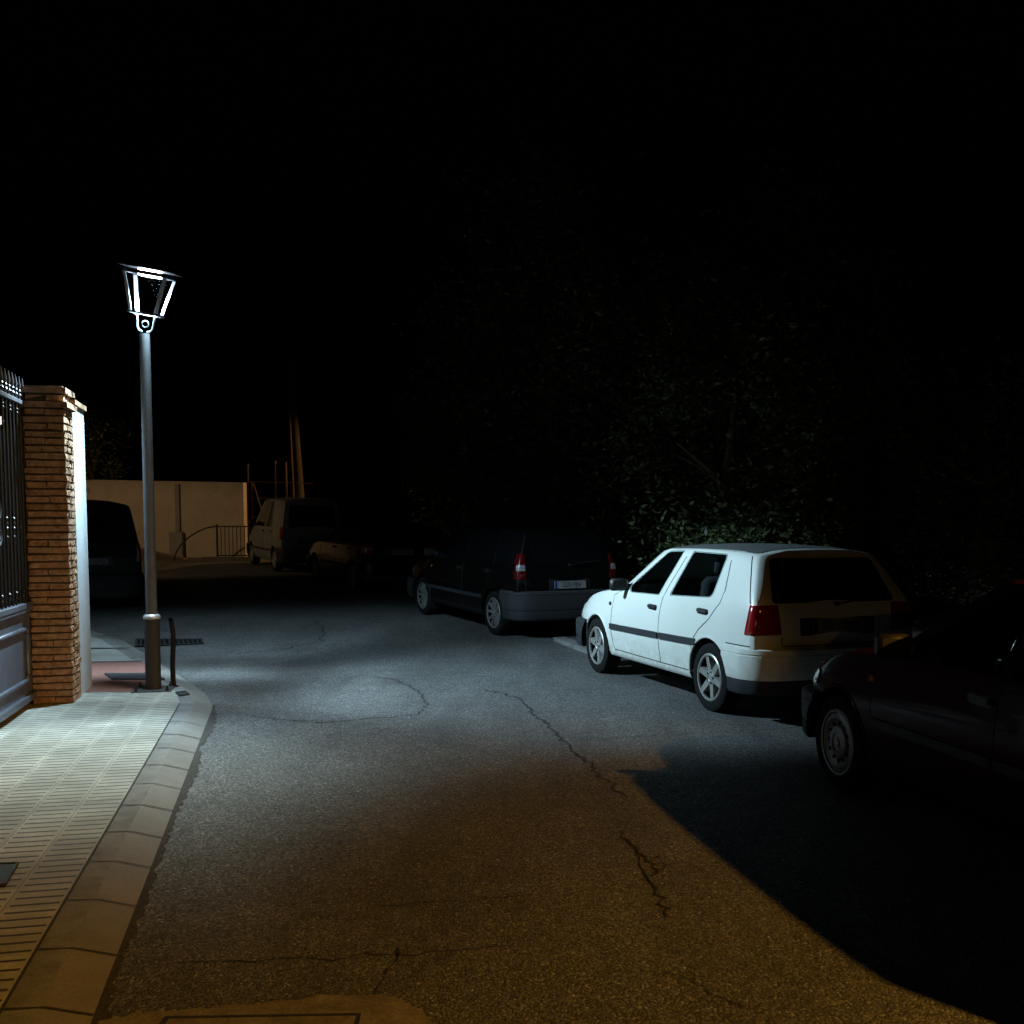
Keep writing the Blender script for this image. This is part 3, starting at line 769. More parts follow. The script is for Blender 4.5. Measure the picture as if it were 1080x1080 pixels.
def wheel(kind, r, parent, loc, face):                    # face = -1 left, +1 right; the tyre carries its rim
    rr = r*.68; w = .095
    mb = MB(); mb.lathe([(rr, -w), (r*.90, -w), (r*.975, -w*.85), (r, -w*.5), (r, w*.5), (r*.975, w*.85), (r*.90, w), (rr+.012, w*.98), (rr, w*.7), (rr, -w*.7), (rr, -w)], 44, 'X')
    t = mb.build('wheel', M['rubber'], parent, True); t.location = loc
    if face < 0: t.rotation_euler = (0, 0, PI)
    mb = MB(); am = 0
    mb.lathe([(rr+.006, w*.92), (rr-.004, w*1.0), (rr-.016, w*.97), (rr-.018, w*.80)], 44, 'X'); mb.lathe([(rr-.018, w*.80), (rr-.022, w*.05)], 44, 'X', mi=1)
    mb.lathe([(rr-.02, w*.05), (0, w*.05)], 32, 'X', mi=1)
    if kind in ('six', 'ten', 'seven'):
        N = {'six': 6, 'ten': 10, 'seven': 7}[kind]; ww = {'six': .026, 'ten': .014, 'seven': .022}[kind]
        for k in range(N):
            Rm = Matrix.Rotation(2*PI*k/N+.26, 4, 'X')
            vs = [(w*.78, -ww*1.15, .03), (w*.78, ww*1.15, .03), (w*.90, ww*.95, rr-.02), (w*.90, -ww*.95, rr-.02), (w*.35, -ww*1.5, .03), (w*.35, ww*1.5, .03), (w*.4, ww*1.3, rr-.02), (w*.4, -ww*1.3, rr-.02)]
            mb.add(vs, [(0, 1, 2, 3), (4, 5, 6, 7), (0, 1, 5, 4), (1, 2, 6, 5), (2, 3, 7, 6), (3, 0, 4, 7)], 0, Rm)
        mb.lathe([(.068, w*.4), (.066, w*.80), (.036, w*.88), (.032, w*.84), (0, w*.84)], 24, 'X')
        for k in range(5):
            a = 2*PI*k/5; mb.lathe([(.009, 0), (.009, .006), (0, .006)], 8, 'X', 1, Matrix.Translation((w*.83, .05*math.cos(a), .05*math.sin(a))))
    else:                                                 # pressed wheel cover
        mb.lathe([(rr-.022, w*.90), (rr-.05, w*.99), (rr-.075, w*.80), (rr-.095, w*.78), (rr-.105, w*.92), (.055, w*1.02), (.050, w*.94), (.030, w*.94), (.027, w*1.0), (0, w*1.0)], 40, 'X')
        for k in range(12):
            a = 2*PI*k/12; mb.box((w*.80, (rr-.085)*math.cos(a), (rr-.085)*math.sin(a)), (.014, .020, .020), mi=1)
    rim = mb.build('rim', [M['alloy'] if kind == 'six' else M['alloydull'], M['well']], t, True)
    return t

def plate(parent, cen, txt, w=.50, h=.105, tilt=0, name='number_plate', facing=-1, pm='plate'):
    T = Matrix.Translation(cen) @ Matrix.Rotation(tilt, 4, 'X')
    mb = MB(); mb.box((0, 0, 0), (w, .008, h), mtx=T, bev=.002)
    mb.box((-w/2+.022, facing*.0035, 0), (.040, .004, h-.008), mi=1, mtx=T)
    p = mb.build(name, [M[pm], M['plateblue']], parent)
    text_mesh(txt, h*.92, T @ Matrix.Translation((.02, facing*.0055, -.002)) @ Matrix.Rotation(PI/2, 4, 'X') @ Matrix.Scale(.80, 4, (1, 0, 0)), 'lettering', M['ink'], p)
    return p

def build_car(S, root):
    pm = M[S['paint']]
    me = shell(S); o = bpy.data.objects.new('tmp', me); COL.objects.link(o)
    sub = o.modifiers.new('s', 'SUBSURF'); sub.levels = 3; sub.render_levels = 3
    full = evaluate(o); bpy.data.objects.remove(o)
    bvh = BVHTree.FromPolygons([v.co.copy() for v in full.vertices], [tuple(p.vertices) for p in full.polygons])
    cut = arch_cutter(S)
    o = bpy.data.objects.new('tmp', full); COL.objects.link(o)
    me = carve(o, cut, pm)
    if S.get('cabin'):                                    # real window openings and a hollow cabin with seats
        me.materials.append(M['cabin'])
        def cutter(build):
            b_ = bmesh.new(); build(b_); bmesh.ops.recalc_face_normals(b_, faces=b_.faces)
            m_ = bpy.data.meshes.new('cut'); b_.to_mesh(m_); b_.free()
            for k in range(3): m_.materials.append(me.materials[k])
            m_.polygons.foreach_set('material_index', [2]*len(m_.polygons))
            c_ = bpy.data.objects.new('cut', m_); COL.objects.link(c_); return c_
        def prism_x(poly, x0, x1):
            def f(b_):
                A = [b_.verts.new((x0, y, z)) for y, z in poly]; B = [b_.verts.new((x1, y, z)) for y, z in poly]; n_ = len(poly)
                b_.faces.new(A); b_.faces.new(B[::-1])
                for k in range(n_): b_.faces.new((A[k], B[k], B[(k+1) % n_], A[(k+1) % n_]))
            return f
        cs = [cutter(prism_x([(-.20, .50), (1.70, .50), (1.70, .90), (1.20, 1.33), (.0, 1.33), (-.20, 1.30)], -.50, .50))]
        for poly, r_ in S['windows']:
            P_ = round_poly(poly, r_); c0 = Vector((sum(p[0] for p in P_)/len(P_), sum(p[1] for p in P_)/len(P_)))
            cs.append(cutter(prism_x([tuple(c0+(Vector(p)-c0)*.955) for p in P_], -1.2, 1.2)))
        for c_ in cs:
            o = bpy.data.objects.new('tmp', me); COL.objects.link(o)
            b_ = o.modifiers.new('b', 'BOOLEAN'); b_.operation = 'DIFFERENCE'; b_.object = c_; b_.solver = 'EXACT'
            me = evaluate(o); bpy.data.objects.remove(o); bpy.data.objects.remove(c_)
        for (x, y) in ((-.33, .72), (.33, .72)):
            mb = MB(); T_ = Matrix.Translation((x, y, .55)) @ Matrix.Rotation(R(14), 4, 'X')
            mb.box((0, 0, .30), (.46, .13, .60), mtx=T_, bev=.045); mb.box((0, .24, .02), (.46, .50, .14), mtx=Matrix.Translation((x, y, .50)), bev=.04)
            mb.build('seat', M['seat'], root, True, 60)
            mb = MB(); mb.box((0, 0, .70), (.25, .09, .15), mtx=T_, bev=.03)
            for k in (-.06, .06): mb.tube([(k, 0, .58), (k, 0, .68)], .007, 6, mtx=T_)
            mb.build('headrest', M['seat'], root, True, 60)
        mb = MB(); mb.box((0, -.10, .78), (.98, .13, .52), mtx=Matrix.Identity(4), bev=.04); mb.build('rear_seat', M['seat'], root, True, 60)
        mb = MB(); mb.tube([(-.47, .30, 1.20), (-.44, .16, .98), (-.40, .05, .80)], .018, 6); mb.build('seat_belt', M['plate'], root)
        mb = MB(); mb.tube([(-.33+.18*math.cos(a), 1.28+.05*math.sin(a), .88+.17*math.sin(a)) for a in [2*PI*k/24 for k in range(25)]], .014, 8); mb.build('steering_wheel', M['black'], root, True)
    body = link('body', me, root, True, 38)
    if S.get('cabin'):
        for s_ in (-1, 1):                                # gap between quarter panel and tailgate
            pts = []
            for k in range(14):
                z = .975+.375*k/13; yr = S['y_rb']+(S['y_rr']-S['y_rb'])*(z-S['zbelt'])/(1.36-S['zbelt'])
                h, nn, _, _ = bvh.ray_cast(Vector((s_*.2, yr+.075, z)), Vector((s_, 0, 0)))
                if h: pts.append((h.x+s_*.001, h.y, h.z))
            mb = MB(); mb.tube(pts, .0045, 6); mb.build('tailgate_seam', M['seam'], root)
    W, wb, ro, fo = S['W'], S['wb'], S['ro'], S['fo']; F = wb+fo
    # bumpers: swept round the corners and cut by the arches
    for (end, name) in ((-1, 'rear_bumper'), (1, 'front_bumper')):
        L = ro if end < 0 else fo; y0 = 0 if end < 0 else wb
        st = .26 if end < 0 else .26
        pa = [(W-.035, st), (W-.035, L-.26), (W-.055, L-.17), (W-.12, L-.07), (W-.25, L-.015), (W-.5, L+.005), (0, L+.012)]
        if end < 0: path = [(-x, -l) for x, l in pa]+[(x, -l) for x, l in pa[::-1][1:]]
        else: path = [(x, wb+l) for x, l in pa]+[(-x, wb+l) for x, l in pa[::-1][1:]]
        P = []                                            # soften the plan corners
        V_ = [Vector(p) for p in path]
        for i in range(len(V_)-1):
            k = 6
            p0, p1, p2, p3 = V_[max(i-1, 0)], V_[i], V_[i+1], V_[min(i+2, len(V_)-1)]
            for j in range(k):
                t = j/k; P.append(.5*((2*p1)+(p2-p0)*t+(2*p0-5*p1+4*p2-p3)*t*t+(3*p1-p0-3*p2+p3)*t**3))
        P.append(V_[-1])
        zl, zc, zu = S['bump'] if end < 0 else S['bumpf']
        prof = [(-.05, zc), (.030, zc+.002), (.038, zc+.03), (.040, (zc+zu)/2), (.040, zu-.060), (.034, zu-.056), (.034, zu-.048), (.040, zu-.044), (.036, zu-.012), (.018, zu), (-.05, zu+.004)]
        mb = MB(); sweep(mb, P, prof)
        me = bpy.data.meshes.new('tmp'); me.from_pydata([tuple(v) for v in mb.v], [], mb.f)
        bm = bmesh.new(); bm.from_mesh(me); bmesh.ops.recalc_face_normals(bm, faces=bm.faces); bm.to_mesh(me); bm.free()
        o = bpy.data.objects.new('tmp', me); COL.objects.link(o)
        b = link(name, carve(o, cut, M[S.get('bumpfmat', S['bumpmat']) if end > 0 else S['bumpmat']]), root, True, 40)
        mb = MB(); sweep(mb, P, [(-.05, zl), (.012, zl), (.030, zl+.03), (.032, zc-.004), (-.05, zc-.004)])
        me = bpy.data.meshes.new('tmp'); me.from_pydata([tuple(v) for v in mb.v], [], mb.f)
        bm = bmesh.new(); bm.from_mesh(me); bmesh.ops.recalc_face_normals(bm, faces=bm.faces); bm.to_mesh(me); bm.free()
        o = bpy.data.objects.new('tmp', me); COL.objects.link(o)
        link('valance', carve(o, cut, M['trim']), b, True, 40)
    bpy.data.objects.remove(cut)
    # glass
    for s_ in (-1, 1):
        for (poly, r_) in S['windows']:
            mb = MB(); panel(mb, bvh, round_poly(poly, r_), 'x', s_, .001, .004); mb.build('window', M['clearglass' if S.get('cabin') else 'glass'], root, True, 60)
        mb = MB()
        for ln in S['seams']: panel(mb, bvh, ribbon(densify(ln), .008), 'x', s_, .0005, .0015, 1.0)
        if mb.v: mb.build('door_seam', M['seam'], root)
        for (y, z) in S['handles']:
            mb = MB(); panel(mb, bvh, round_poly([(y-.09, z-.026), (y+.09, z-.020), (y+.09, z+.030), (y-.09, z+.026)], .02, 3), 'x', s_, .001, .003, .05)
            panel(mb, bvh, round_poly([(y-.085, z-.008), (y+.07, z-.004), (y+.07, z+.022), (y-.085, z+.020)], .008, 3), 'x', s_, .010, .016, .05, sink=.02)
            mb.build('door_handle', M['black'], root, True, 50)
        for (y0, y1, z0, z1, h) in S.get('mould', []):
            mb = MB(); panel(mb, bvh, round_poly([(y0, z0-h/2), (y1, z1-h/2), (y1, z1+h/2), (y0, z0+h/2)], .008, 2), 'x', s_, .001, .014, .12, sink=.01)
            mb.build('side_moulding', M[S.get('mouldmat', 'trim')], root, True, 30)
        # arch lips
        for (y, z, r_) in S['arches']:
            mb = MB(); pts = []
            for k in range(33):
                a = R(-22)+R(224)*k/32; yy, zz = y+(r_+.006)*math.cos(a), z+(r_+.006)*math.sin(a)
                if zz < S['zb']+.07: continue
                h, nn, _, _ = bvh.ray_cast(Vector((s_*3, yy, zz)), Vector((-s_, 0, 0)))
                if h: pts.append((h.x-s_*.002, yy, zz))
            if len(pts) > 3: mb.tube(pts, .011, 8); mb.build('arch_lip', pm, root, True)
        # mirror
        my, mz = S['mirror']
        h, nn, _, _ = bvh.ray_cast(Vector((s_*3, my, mz)), Vector((-s_, 0, 0)))
        x = abs(h.x)
        mb = MB(); mb.box((s_*(x+.125), my+.02, mz+.005), (.19, .085, .125), s_*R(6), bev=.022); 
        mr = mb.build('side_mirror', M[S.get('mirrormat', 'black')], root, True, 40)
        mb = MB(); mb.add([(s_*(x-.03), my-.05, mz-.09), (s_*(x-.03), my+.09, mz-.09), (s_*(x+.06), my+.05, mz-.04), (s_*(x+.06), my-.01, mz-.04), (s_*(x-.05), my-.05, mz+.0), (s_*(x-.05), my+.06, mz+.0), (s_*(x+.06), my+.05, mz+.02), (s_*(x+.06), my-.01, mz+.02)],
                          [(0, 1, 2, 3), (4, 5, 6, 7), (0, 1, 5, 4), (1, 2, 6, 5), (2, 3, 7, 6), (3, 0, 4, 7)]); mb.build('mirror_arm', M['black'], mr)
        # lamps
        if 'marker' in S:
            y, z = S['marker']; mb = MB(); panel(mb, bvh, round_poly([(y-.028, z-.018), (y+.028, z-.018), (y+.028, z+.018), (y-.028, z+.018)], .008, 2), 'x', s_, .001, .006); mb.build('indicator', M['orange'] if S['paint'] != 'white' else M['trim'], root)
        tl = S['tail']
        def wrap(mb, z0, z1, ys0, ys1, xr0, xr1, offs, t0=0.0, t1=1.0, nz=8, nt_=14):
            xc, yc = W-.34, -ro+.36; outer, inr = [], []
            for i in range(nz+1):
                k = i/nz; z = z0+(z1-z0)*k; e_ = .5*(abs(2*k-1)**6)*.10
                ta = math.atan2(yc-(ys0+(ys1-ys0)*k), W-xc); tb = math.atan2(ro-.05+yc, (xr0+(xr1-xr0)*k)-xc)
                for j in range(nt_+1):
                    t_ = ta+(tb-ta)*min(1, max(0, t0+(t1-t0)*j/nt_)); d = Vector((s_*math.cos(t_), -math.sin(t_), 0))
                    h, nn, _, _ = bvh.ray_cast(Vector((s_*xc, yc, z)), d)
                    if nn.dot(d) < 0: nn = -nn
                    rim_ = i in (0, nz) or j in (0, nt_)
                    outer.append(h+nn*(offs if not rim_ else offs*.55)); inr.append(h-nn*.012)
            w_ = nt_+1; N = len(outer)
            fs = [(i*w_+j, i*w_+j+1, (i+1)*w_+j+1, (i+1)*w_+j) for i in range(nz) for j in range(nt_)]
            rimv = [j for j in range(w_)]+[i*w_+nt_ for i in range(1, nz+1)]+[nz*w_+j for j in range(nt_-1, -1, -1)]+[i*w_ for i in range(nz-1, 0, -1)]
            fs += [(a_, b_, N+b_, N+a_) for a_, b_ in zip(rimv, rimv[1:]+rimv[:1])]
            mb.add(outer+inr, fs)
        mb = MB(); wrap(mb, *tl['wrap'], .014); t = mb.build('tail_light', M[S.get('redmat', 'red')], root, True, 50)
        if 'clear' in tl:
            mb = MB(); z0, z1, ys0, ys1, xr0, xr1 = tl['wrap']; c0, c1 = tl['clear']; f0, f1 = (c0-z0)/(z1-z0), (c1-z0)/(z1-z0)
            wrap(mb, c0, c1, ys0+(ys1-ys0)*f0, ys0+(ys1-ys0)*f1, xr0+(xr1-xr0)*f0, xr0+(xr1-xr0)*f1, .018, .25, .92); mb.build('reversing_lens', M['lens'], t, True, 50)
        mb = MB(); panel(mb, bvh, round_poly([(s_*a, b) for a, b in S['head']], .03, 3), 'y', 1, .001, .012, .06, sink=.02)
        panel(mb, bvh, round_poly(S['headside'], .02, 3), 'x', s_, .001, .010, .06, sink=.02)
        mb.build('headlight', M['lens'], root, True, 40)
    mb = MB(); panel(mb, bvh, round_poly(S['rearwin'], .05), 'y', -1, .001, .004, .08); mb.build('rear_window', M['glass'], root, True, 60)
    mb = MB(); panel(mb, bvh, round_poly(S['screen'], .05), 'y', 1, .001, .004, .08); mb.build('windscreen', M['glass'], root, True, 60)
    mb = MB()
    for ln in S.get('rearseams', []): panel(mb, bvh, ribbon(densify(ln), .010), 'y', -1, .0005, .0015, 1.0)
    if mb.v: mb.build('tailgate_seam', M['seam'], root)
    mb = MB(); panel(mb, bvh, round_poly(S['grille'], .03), 'y', 1, .001, .006, .08); mb.build('grille', M['black'], root, True, 40)
    if S.get('roofpanel'):
        mb = MB(); panel(mb, bvh, round_poly(S['roofpanel'], .06), 'z', 1, .001, .003, .08); mb.build('roof', M[S['roofmat']], root, True, 60)
    # plates
    if 'platerec' in S:
        mb = MB(); panel(mb, bvh, round_poly(S['platerec'], .02), 'y', -1, .001, .002, .08); mb.build('plate_recess', M[S.get('recmat', 'black')], root, True, 60)
    px, pz = S['plate']
    h, nn, _, _ = bvh.ray_cast(Vector((px, -8, pz)), Vector((0, 1, 0)))
    py = (h.y if S.get('plate_on') != 'bumper' else -ro-.055)
    plate(root, (px, py-.012, pz), S['text'], pm=S.get('platemat', 'plate'), tilt=S.get('platetilt', 0))
    # wheels
    for (y, r_) in ((0, S['wr']), (wb, S['wr'])):
        for s_ in (-1, 1): wheel(S['rim'], r_, root, (s_*(W-.125), y, r_-.004), s_)
    if S.get('wiper', True):
        cx = 0; zz = S['rearwin'][0][1]-.01
        h, nn, _, _ = bvh.ray_cast(Vector((0, -8, zz)), Vector((0, 1, 0)))
        mb = MB(); mb.tube([(0, h.y-.03, zz), (.2, h.y-.03, zz+.03), (.4, h.y-.01, zz+.05)], .008, 6); mb.tube([(0, h.y, zz), (0, h.y-.04, zz)], .02, 8); mb.build('rear_wiper', M['black'], root)
    return bvh, body

GOLF = dict(W=.85, ro=.72, wb=2.46, fo=.71, zbelt=.955, zroof=1.438, wroof=.605, zb=.20, y_rr=-.37, y_rb=-.64, y_wt=1.30, y_cw=2.02, z_cw=.975, z_hf=.76,
    paint='white', bumpmat='white', bumpfmat='trim', bump=(.235, .355, .615), bumpf=(.25, .36, .56), arches=[(0, .29, .352), (2.46, .29, .352)], wr=.30, rim='six',
    windows=[([(1.012, .945), (1.66, .93), (1.735, .985), (1.16, 1.362), (.845, 1.375)], [.02, .04, .03, .05, .03]),
             ([(.025, .985), (.80, .955), (.665, 1.372), (.045, 1.362)], [.07, .03, .03, .04])],
    seams=[[(2.045, .74), (2.045, .50), (2.0, .34), (1.95, .30)], [(2.045, .74), (2.04, .88), (1.90, .93)],
           [(.735, 1.385), (.925, .92), (.945, .75), (.94, .45), (.925, .31)], [(1.95, .315), (.925, .31), (.30, .31), (.25, .33)],
           [(-.01, 1.385), (-.135, 1.06), (-.12, .95), (.02, .80), (.17, .70), (.245, .625)], [(.245, .625), (.30, .56), (.30, .44)],
           [(-.29, .632), (-.62, .632)]],
    handles=[(1.10, .822), (.135, .857)], mould=[(2.06, .955, .552, .567, .058), (.925, .215, .568, .583, .058)], mouldmat='trim', mirror=(1.76, 1.0), marker=(2.11, .786),
    tail=dict(wrap=(.725, .962, -.575, -.632, .535, .56)),
    head=[(.42, .60), (.72, .60), (.70, .72), (.42, .73)], headside=[(3.0, .60), (3.14, .60), (3.12, .70), (3.0, .71)],
    rearwin=[(-.60, .975), (.60, .975), (.50, 1.335), (-.50, 1.335)], screen=[(-.66, 1.0), (.66, 1.0), (.51, 1.372), (-.51, 1.372)],
    rearseams=[[(-.53, .70), (-.53, .63), (.53, .63), (.53, .70)]], grille=[(-.40, .61), (.40, .61), (.40, .72), (-.40, .72)],
    roofpanel=[(-.555, -.30), (.555, -.30), (.57, .6), (.56, 1.22), (.30, 1.30), (0, 1.32), (-.30, 1.30), (-.56, 1.22), (-.57, .6)], roofmat='roofgrey',
    platerec=[(-.36, .71), (.36, .71), (.36, .855), (-.36, .855)], recmat='trim', cabin=True, plate=(0, .79), text='GR 1774 Z', platemat='plate', platetilt=R(-8))
golf = empty('hatchback', (2.482, 9.072, 0), .3250, 'white five door hatchback with six spoke alloys parked on the right of the street', 'car')
build_car(GOLF, golf)

def derived(**k):                                         # windows, seams and lamps of a plainer body from its main lines
    S = dict(GOLF); S.update(k)
    ze, zr, ywt, ycw, zcw, yrr, yrb, wb, wr, W = (S[x] for x in ('zbelt', 'zroof', 'y_wt', 'y_cw', 'z_cw', 'y_rr', 'y_rb', 'wb', 'wroof', 'W'))
    F = wb+S['fo']; b, t = ze+.005, zr-.095; ym = S.get('ymid', 1.0)
    S['windows'] = [([(ym+.04, b), (ycw-.32, b-.01), (ycw-.24, b+.05), (ywt-.12, t), (ym-.06, t)], .03), ([(S.get('yq', .12), b+.01), (ym-.05, b), (ym-.14, t), (S.get('yq', .12)+.05, t)], .04)]
    if S.get('third'): S['windows'].append(([(yrb+.16, b+.02), (S['yq']-.07, b+.01), (S['yq']-.03, t), (yrr+.12, t)], .04))
    S['seams'] = [[(ycw+.02, ze-.05), (ycw+.02, .45), (ycw-.06, .30)], [(ym-.09, t+.02), (ym, b), (ym+.01, .5), (ym, .30)], [(S.get('yq', .12)-.02, t), (S.get('yq', .12)-.06, b), (.22, .66)], [(ycw-.06, .30), (.32, .30)]]
    S['handles'] = [(ym+.13, ze-.12), (S.get('yq', .12)+.10, ze-.10)]
    S['mirror'] = (ycw-.26, ze+.06); S['marker'] = (wb-.38, ze-.16)
    S['arches'] = [(0, S['wr']-.01, S['wr']+.052), (wb, S['wr']-.01, S['wr']+.052)]
    S['mould'] = k.get('mould', [(ycw, ym+.015, .50, .505, .05), (ym-.01, .36, .505, .51, .05)])
    S['rearwin'] = k.get('rearwin', [(-wr+.02, ze+.02), (wr-.02, ze+.02), (wr-.10, zr-.10), (-wr+.10, zr-.10)])
    S['screen'] = [(-wr-.04, zcw+.03), (wr+.04, zcw+.03), (wr-.09, zr-.075), (-wr+.09, zr-.075)]
    S['head'] = [(.40, S['z_hf']-.15), (W-.15, S['z_hf']-.15), (W-.17, S['z_hf']-.03), (.40, S['z_hf']-.02)]
    S['headside'] = [(F-.26, S['z_hf']-.14), (F-.12, S['z_hf']-.14), (F-.14, S['z_hf']-.05), (F-.26, S['z_hf']-.06)]
    S['grille'] = [(-.38, S['z_hf']-.15), (.38, S['z_hf']-.15), (.38, S['z_hf']-.04), (-.38, S['z_hf']-.04)]
    S['roofpanel'] = None; S['cabin'] = False; S['bumpfmat'] = S['bumpmat']
    S['rearseams'] = [[(-W+.17, ze-.05), (-W+.19, .64), (W-.19, .64), (W-.17, ze-.05)]]
    return S
def place(u1, v1, wbase, W, u2=None, yaw=None):            # left rear tyre contact -> rear axle centre
    p = G(u1, v1); 
    c, s_ = math.cos(yaw), math.sin(yaw); x = p.x+(W-.05)*c; y = p.y+(W-.05)*s_
    return (x, y, gz(y)), yaw
def tilt(o, yaw):                                          # sit the car on the slope
    y0 = o.location.y; dz = (gz(y0+2.6*math.cos(yaw))-gz(y0))/2.6
    o.rotation_euler = (math.atan(dz), 0, yaw)

# dark maroon car in the right foreground: placed by its front wheel
SD = derived(paint='maroon', bumpmat='black', W=.84, wb=2.48, ro=1.25, fo=.60, y_rr=-1.05, y_rb=-1.18, zb=.15, zbelt=.90, zroof=1.40, y_wt=1.28, y_cw=2.06, z_cw=.93, z_hf=.74, wr=.295, rim='cover', ymid=.98, text='M 4082 TX', rearwin=[(-.58, .93), (.58, .93), (.50, 1.30), (-.50, 1.30)],
     tail=dict(wrap=(.66, .86, -1.13, -1.15, .50, .52)))
yaw = R(10.5); fw = G(884, 832); f_ = Vector((-math.sin(yaw), math.cos(yaw))); r_ = Vector((math.cos(yaw), math.sin(yaw)))
loc = fw.xy-f_*2.48+r_*.79
sed = empty('dark_car', (loc.x, loc.y, 0), yaw, 'very dark maroon car with round wheel covers in the right foreground', 'car'); build_car(SD, sed)

# black people carrier ahead of the white car
SM = derived(paint='blackpaint', redmat='reddark', bumpmat='bumpergrey', W=.86, wb=2.65, ro=.74, fo=.80, zbelt=.98, zroof=1.54, wroof=.64, y_rr=-.52, y_rb=-.66, y_wt=1.55, y_cw=2.45, z_cw=1.03, z_hf=.80, wr=.31, rim='ten', ymid=1.05, yq=.12, third=True, text='5231 FJH',
     bump=(.27, .40, .66), plate=(0, .74), platerec=[(-.33, .66), (.33, .66), (.33, .82), (-.33, .82)], recmat='black', rearwin=[(-.60, 1.02), (.60, 1.02), (.54, 1.43), (-.54, 1.43)],
     tail=dict(wrap=(.82, 1.16, -.62, -.58, .66, .70), clear=(.93, 1.02)))
loc, yaw = place(521, 670, 2.65, .86, yaw=R(27)); mpv = empty('people_carrier', loc, yaw, 'black people carrier with grey bumper just ahead of the white hatchback', 'car'); build_car(SM, mpv); tilt(mpv, yaw)
# dark blue hatchback further along
SB = derived(paint='bluepaint', bumpmat='blackpaint', W=.84, wb=2.5, ro=.68, fo=.78, rim='seven', text='8410 DVR', zroof=1.43, plate=(0, .80), platerec=[(-.34, .72), (.34, .72), (.34, .88), (-.34, .88)], recmat='black',
     tail=dict(wrap=(.77, .97, -.56, -.58, .58, .60), clear=(.84, .90)))
loc, yaw = place(372, 624, 2.5, .84, yaw=R(28)); hb = empty('hatchback', loc, yaw, 'dark blue hatchback parked between the black people carrier and the white van', 'car'); build_car(SB, hb); tilt(hb, yaw)
# white van at the end of the row
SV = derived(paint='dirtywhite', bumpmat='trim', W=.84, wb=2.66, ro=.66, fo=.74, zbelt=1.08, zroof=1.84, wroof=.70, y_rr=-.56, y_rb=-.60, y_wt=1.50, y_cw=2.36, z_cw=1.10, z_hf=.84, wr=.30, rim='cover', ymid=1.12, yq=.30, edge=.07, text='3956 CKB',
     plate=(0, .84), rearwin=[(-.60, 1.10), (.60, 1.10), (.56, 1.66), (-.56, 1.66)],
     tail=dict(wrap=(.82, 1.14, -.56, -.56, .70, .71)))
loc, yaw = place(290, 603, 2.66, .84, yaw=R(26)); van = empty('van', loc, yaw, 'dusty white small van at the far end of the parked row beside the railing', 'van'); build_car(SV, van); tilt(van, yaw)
# dark van on the left, half hidden by the pillar and wall
SL = derived(paint='greypaint', bumpmat='trim', W=.84, wb=2.69, ro=.62, fo=.72, zbelt=1.10, zroof=1.86, wroof=.66, y_rr=-.42, y_rb=-.58, y_wt=1.5, y_cw=2.36, z_cw=1.10, z_hf=.84, wr=.31, rim='cover', ymid=1.12, yq=.30, edge=.09, text='8127 CXU',
     plate=(0, .84), platerec=[(-.33, .76), (.33, .76), (.33, .92), (-.33, .92)], recmat='black', rearwin=[(-.56, 1.12), (.56, 1.12), (.50, 1.64), (-.50, 1.64)],
     tail=dict(wrap=(.82, 1.14, -.54, -.52, .70, .71)))
Yv = 17.0; p = AT(95, 600, Yv); yaw = R(27)
lv = empty('dark_van', (p.x-.3, Yv+.7, gz(Yv+.7)), yaw, 'dark grey small van parked beyond the brick pillar on the left', 'van'); build_car(SL, lv); tilt(lv, yaw)

# ------------------------------------------------------------------ far end of the street
YW = 30.5
a, b = AT(70, 591, YW+1.2), AT(258, 591, YW); zt_ = AT(258, 511, YW).z; zt2 = AT(125, 505, YW+.8).z
fw_ = empty('boundary_wall', (b.x, b.y, gz(b.y)), 0, 'plain cream boundary wall lit orange at the far end of the street', 'wall')
d = (a-b); n = Vector((-d.y, d.x, 0)).normalized()*.22
if n.y < 0: n = -n
mb = MB(); a2 = d*2.2
mb.add([(0, 0, -.4), tuple(a2.xy)+(-.4,), tuple((a2+n).xy)+(-.4,), tuple(n.xy)+(-.4,), (0, 0, zt_-b.z+.0), tuple(a2.xy)+(zt2-b.z+.12,), tuple((a2+n).xy)+(zt2-b.z+.12,), tuple(n.xy)+(zt_-b.z,)],
       [(0, 1, 2, 3), (4, 5, 6, 7), (0, 1, 5, 4), (1, 2, 6, 5), (2, 3, 7, 6), (3, 0, 4, 7)]); mb.build('wall_face', M['plaster'], fw_)
dn = d.normalized(); rz = math.atan2(-dn.y, -dn.x)
def onwall(u): 
    k = (u-258)/(70-258); return b+d*k
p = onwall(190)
cb = empty('wall_box', (p.x, p.y-.16, gz(p.y)), rz, 'grey box with a tall upright strip against the cream wall', 'wall box')
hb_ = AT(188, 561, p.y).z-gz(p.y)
mb = MB(); mb.box((-.03, .07, hb_/2), (.44, .13, hb_), bev=.01); mb.build('low_box', M['greyplaster'], cb)
mb = MB(); mb.box((0, .11, (hb_+2.2)/2+.005), (.15, .05, 2.2-hb_), bev=.01); mb.build('upright', M['greyplaster'], cb)  # flat grey upright strip on the wall above the low box
p = AT(170, 590, YW-.6); q_ = AT(120, 590, YW-.2)
pb = empty('planter', (p.x, p.y, gz(p.y)), 0, 'low brown sloping planter edge at the foot of the cream wall', 'planter')
mb = MB(); zh = [AT(196, 591, YW-.6).z-gz(p.y), AT(140, 578, YW-.6).z-gz(p.y)]
x0, x1 = AT(196, 590, YW-.6).x-p.x, AT(100, 590, YW-.6).x-p.x
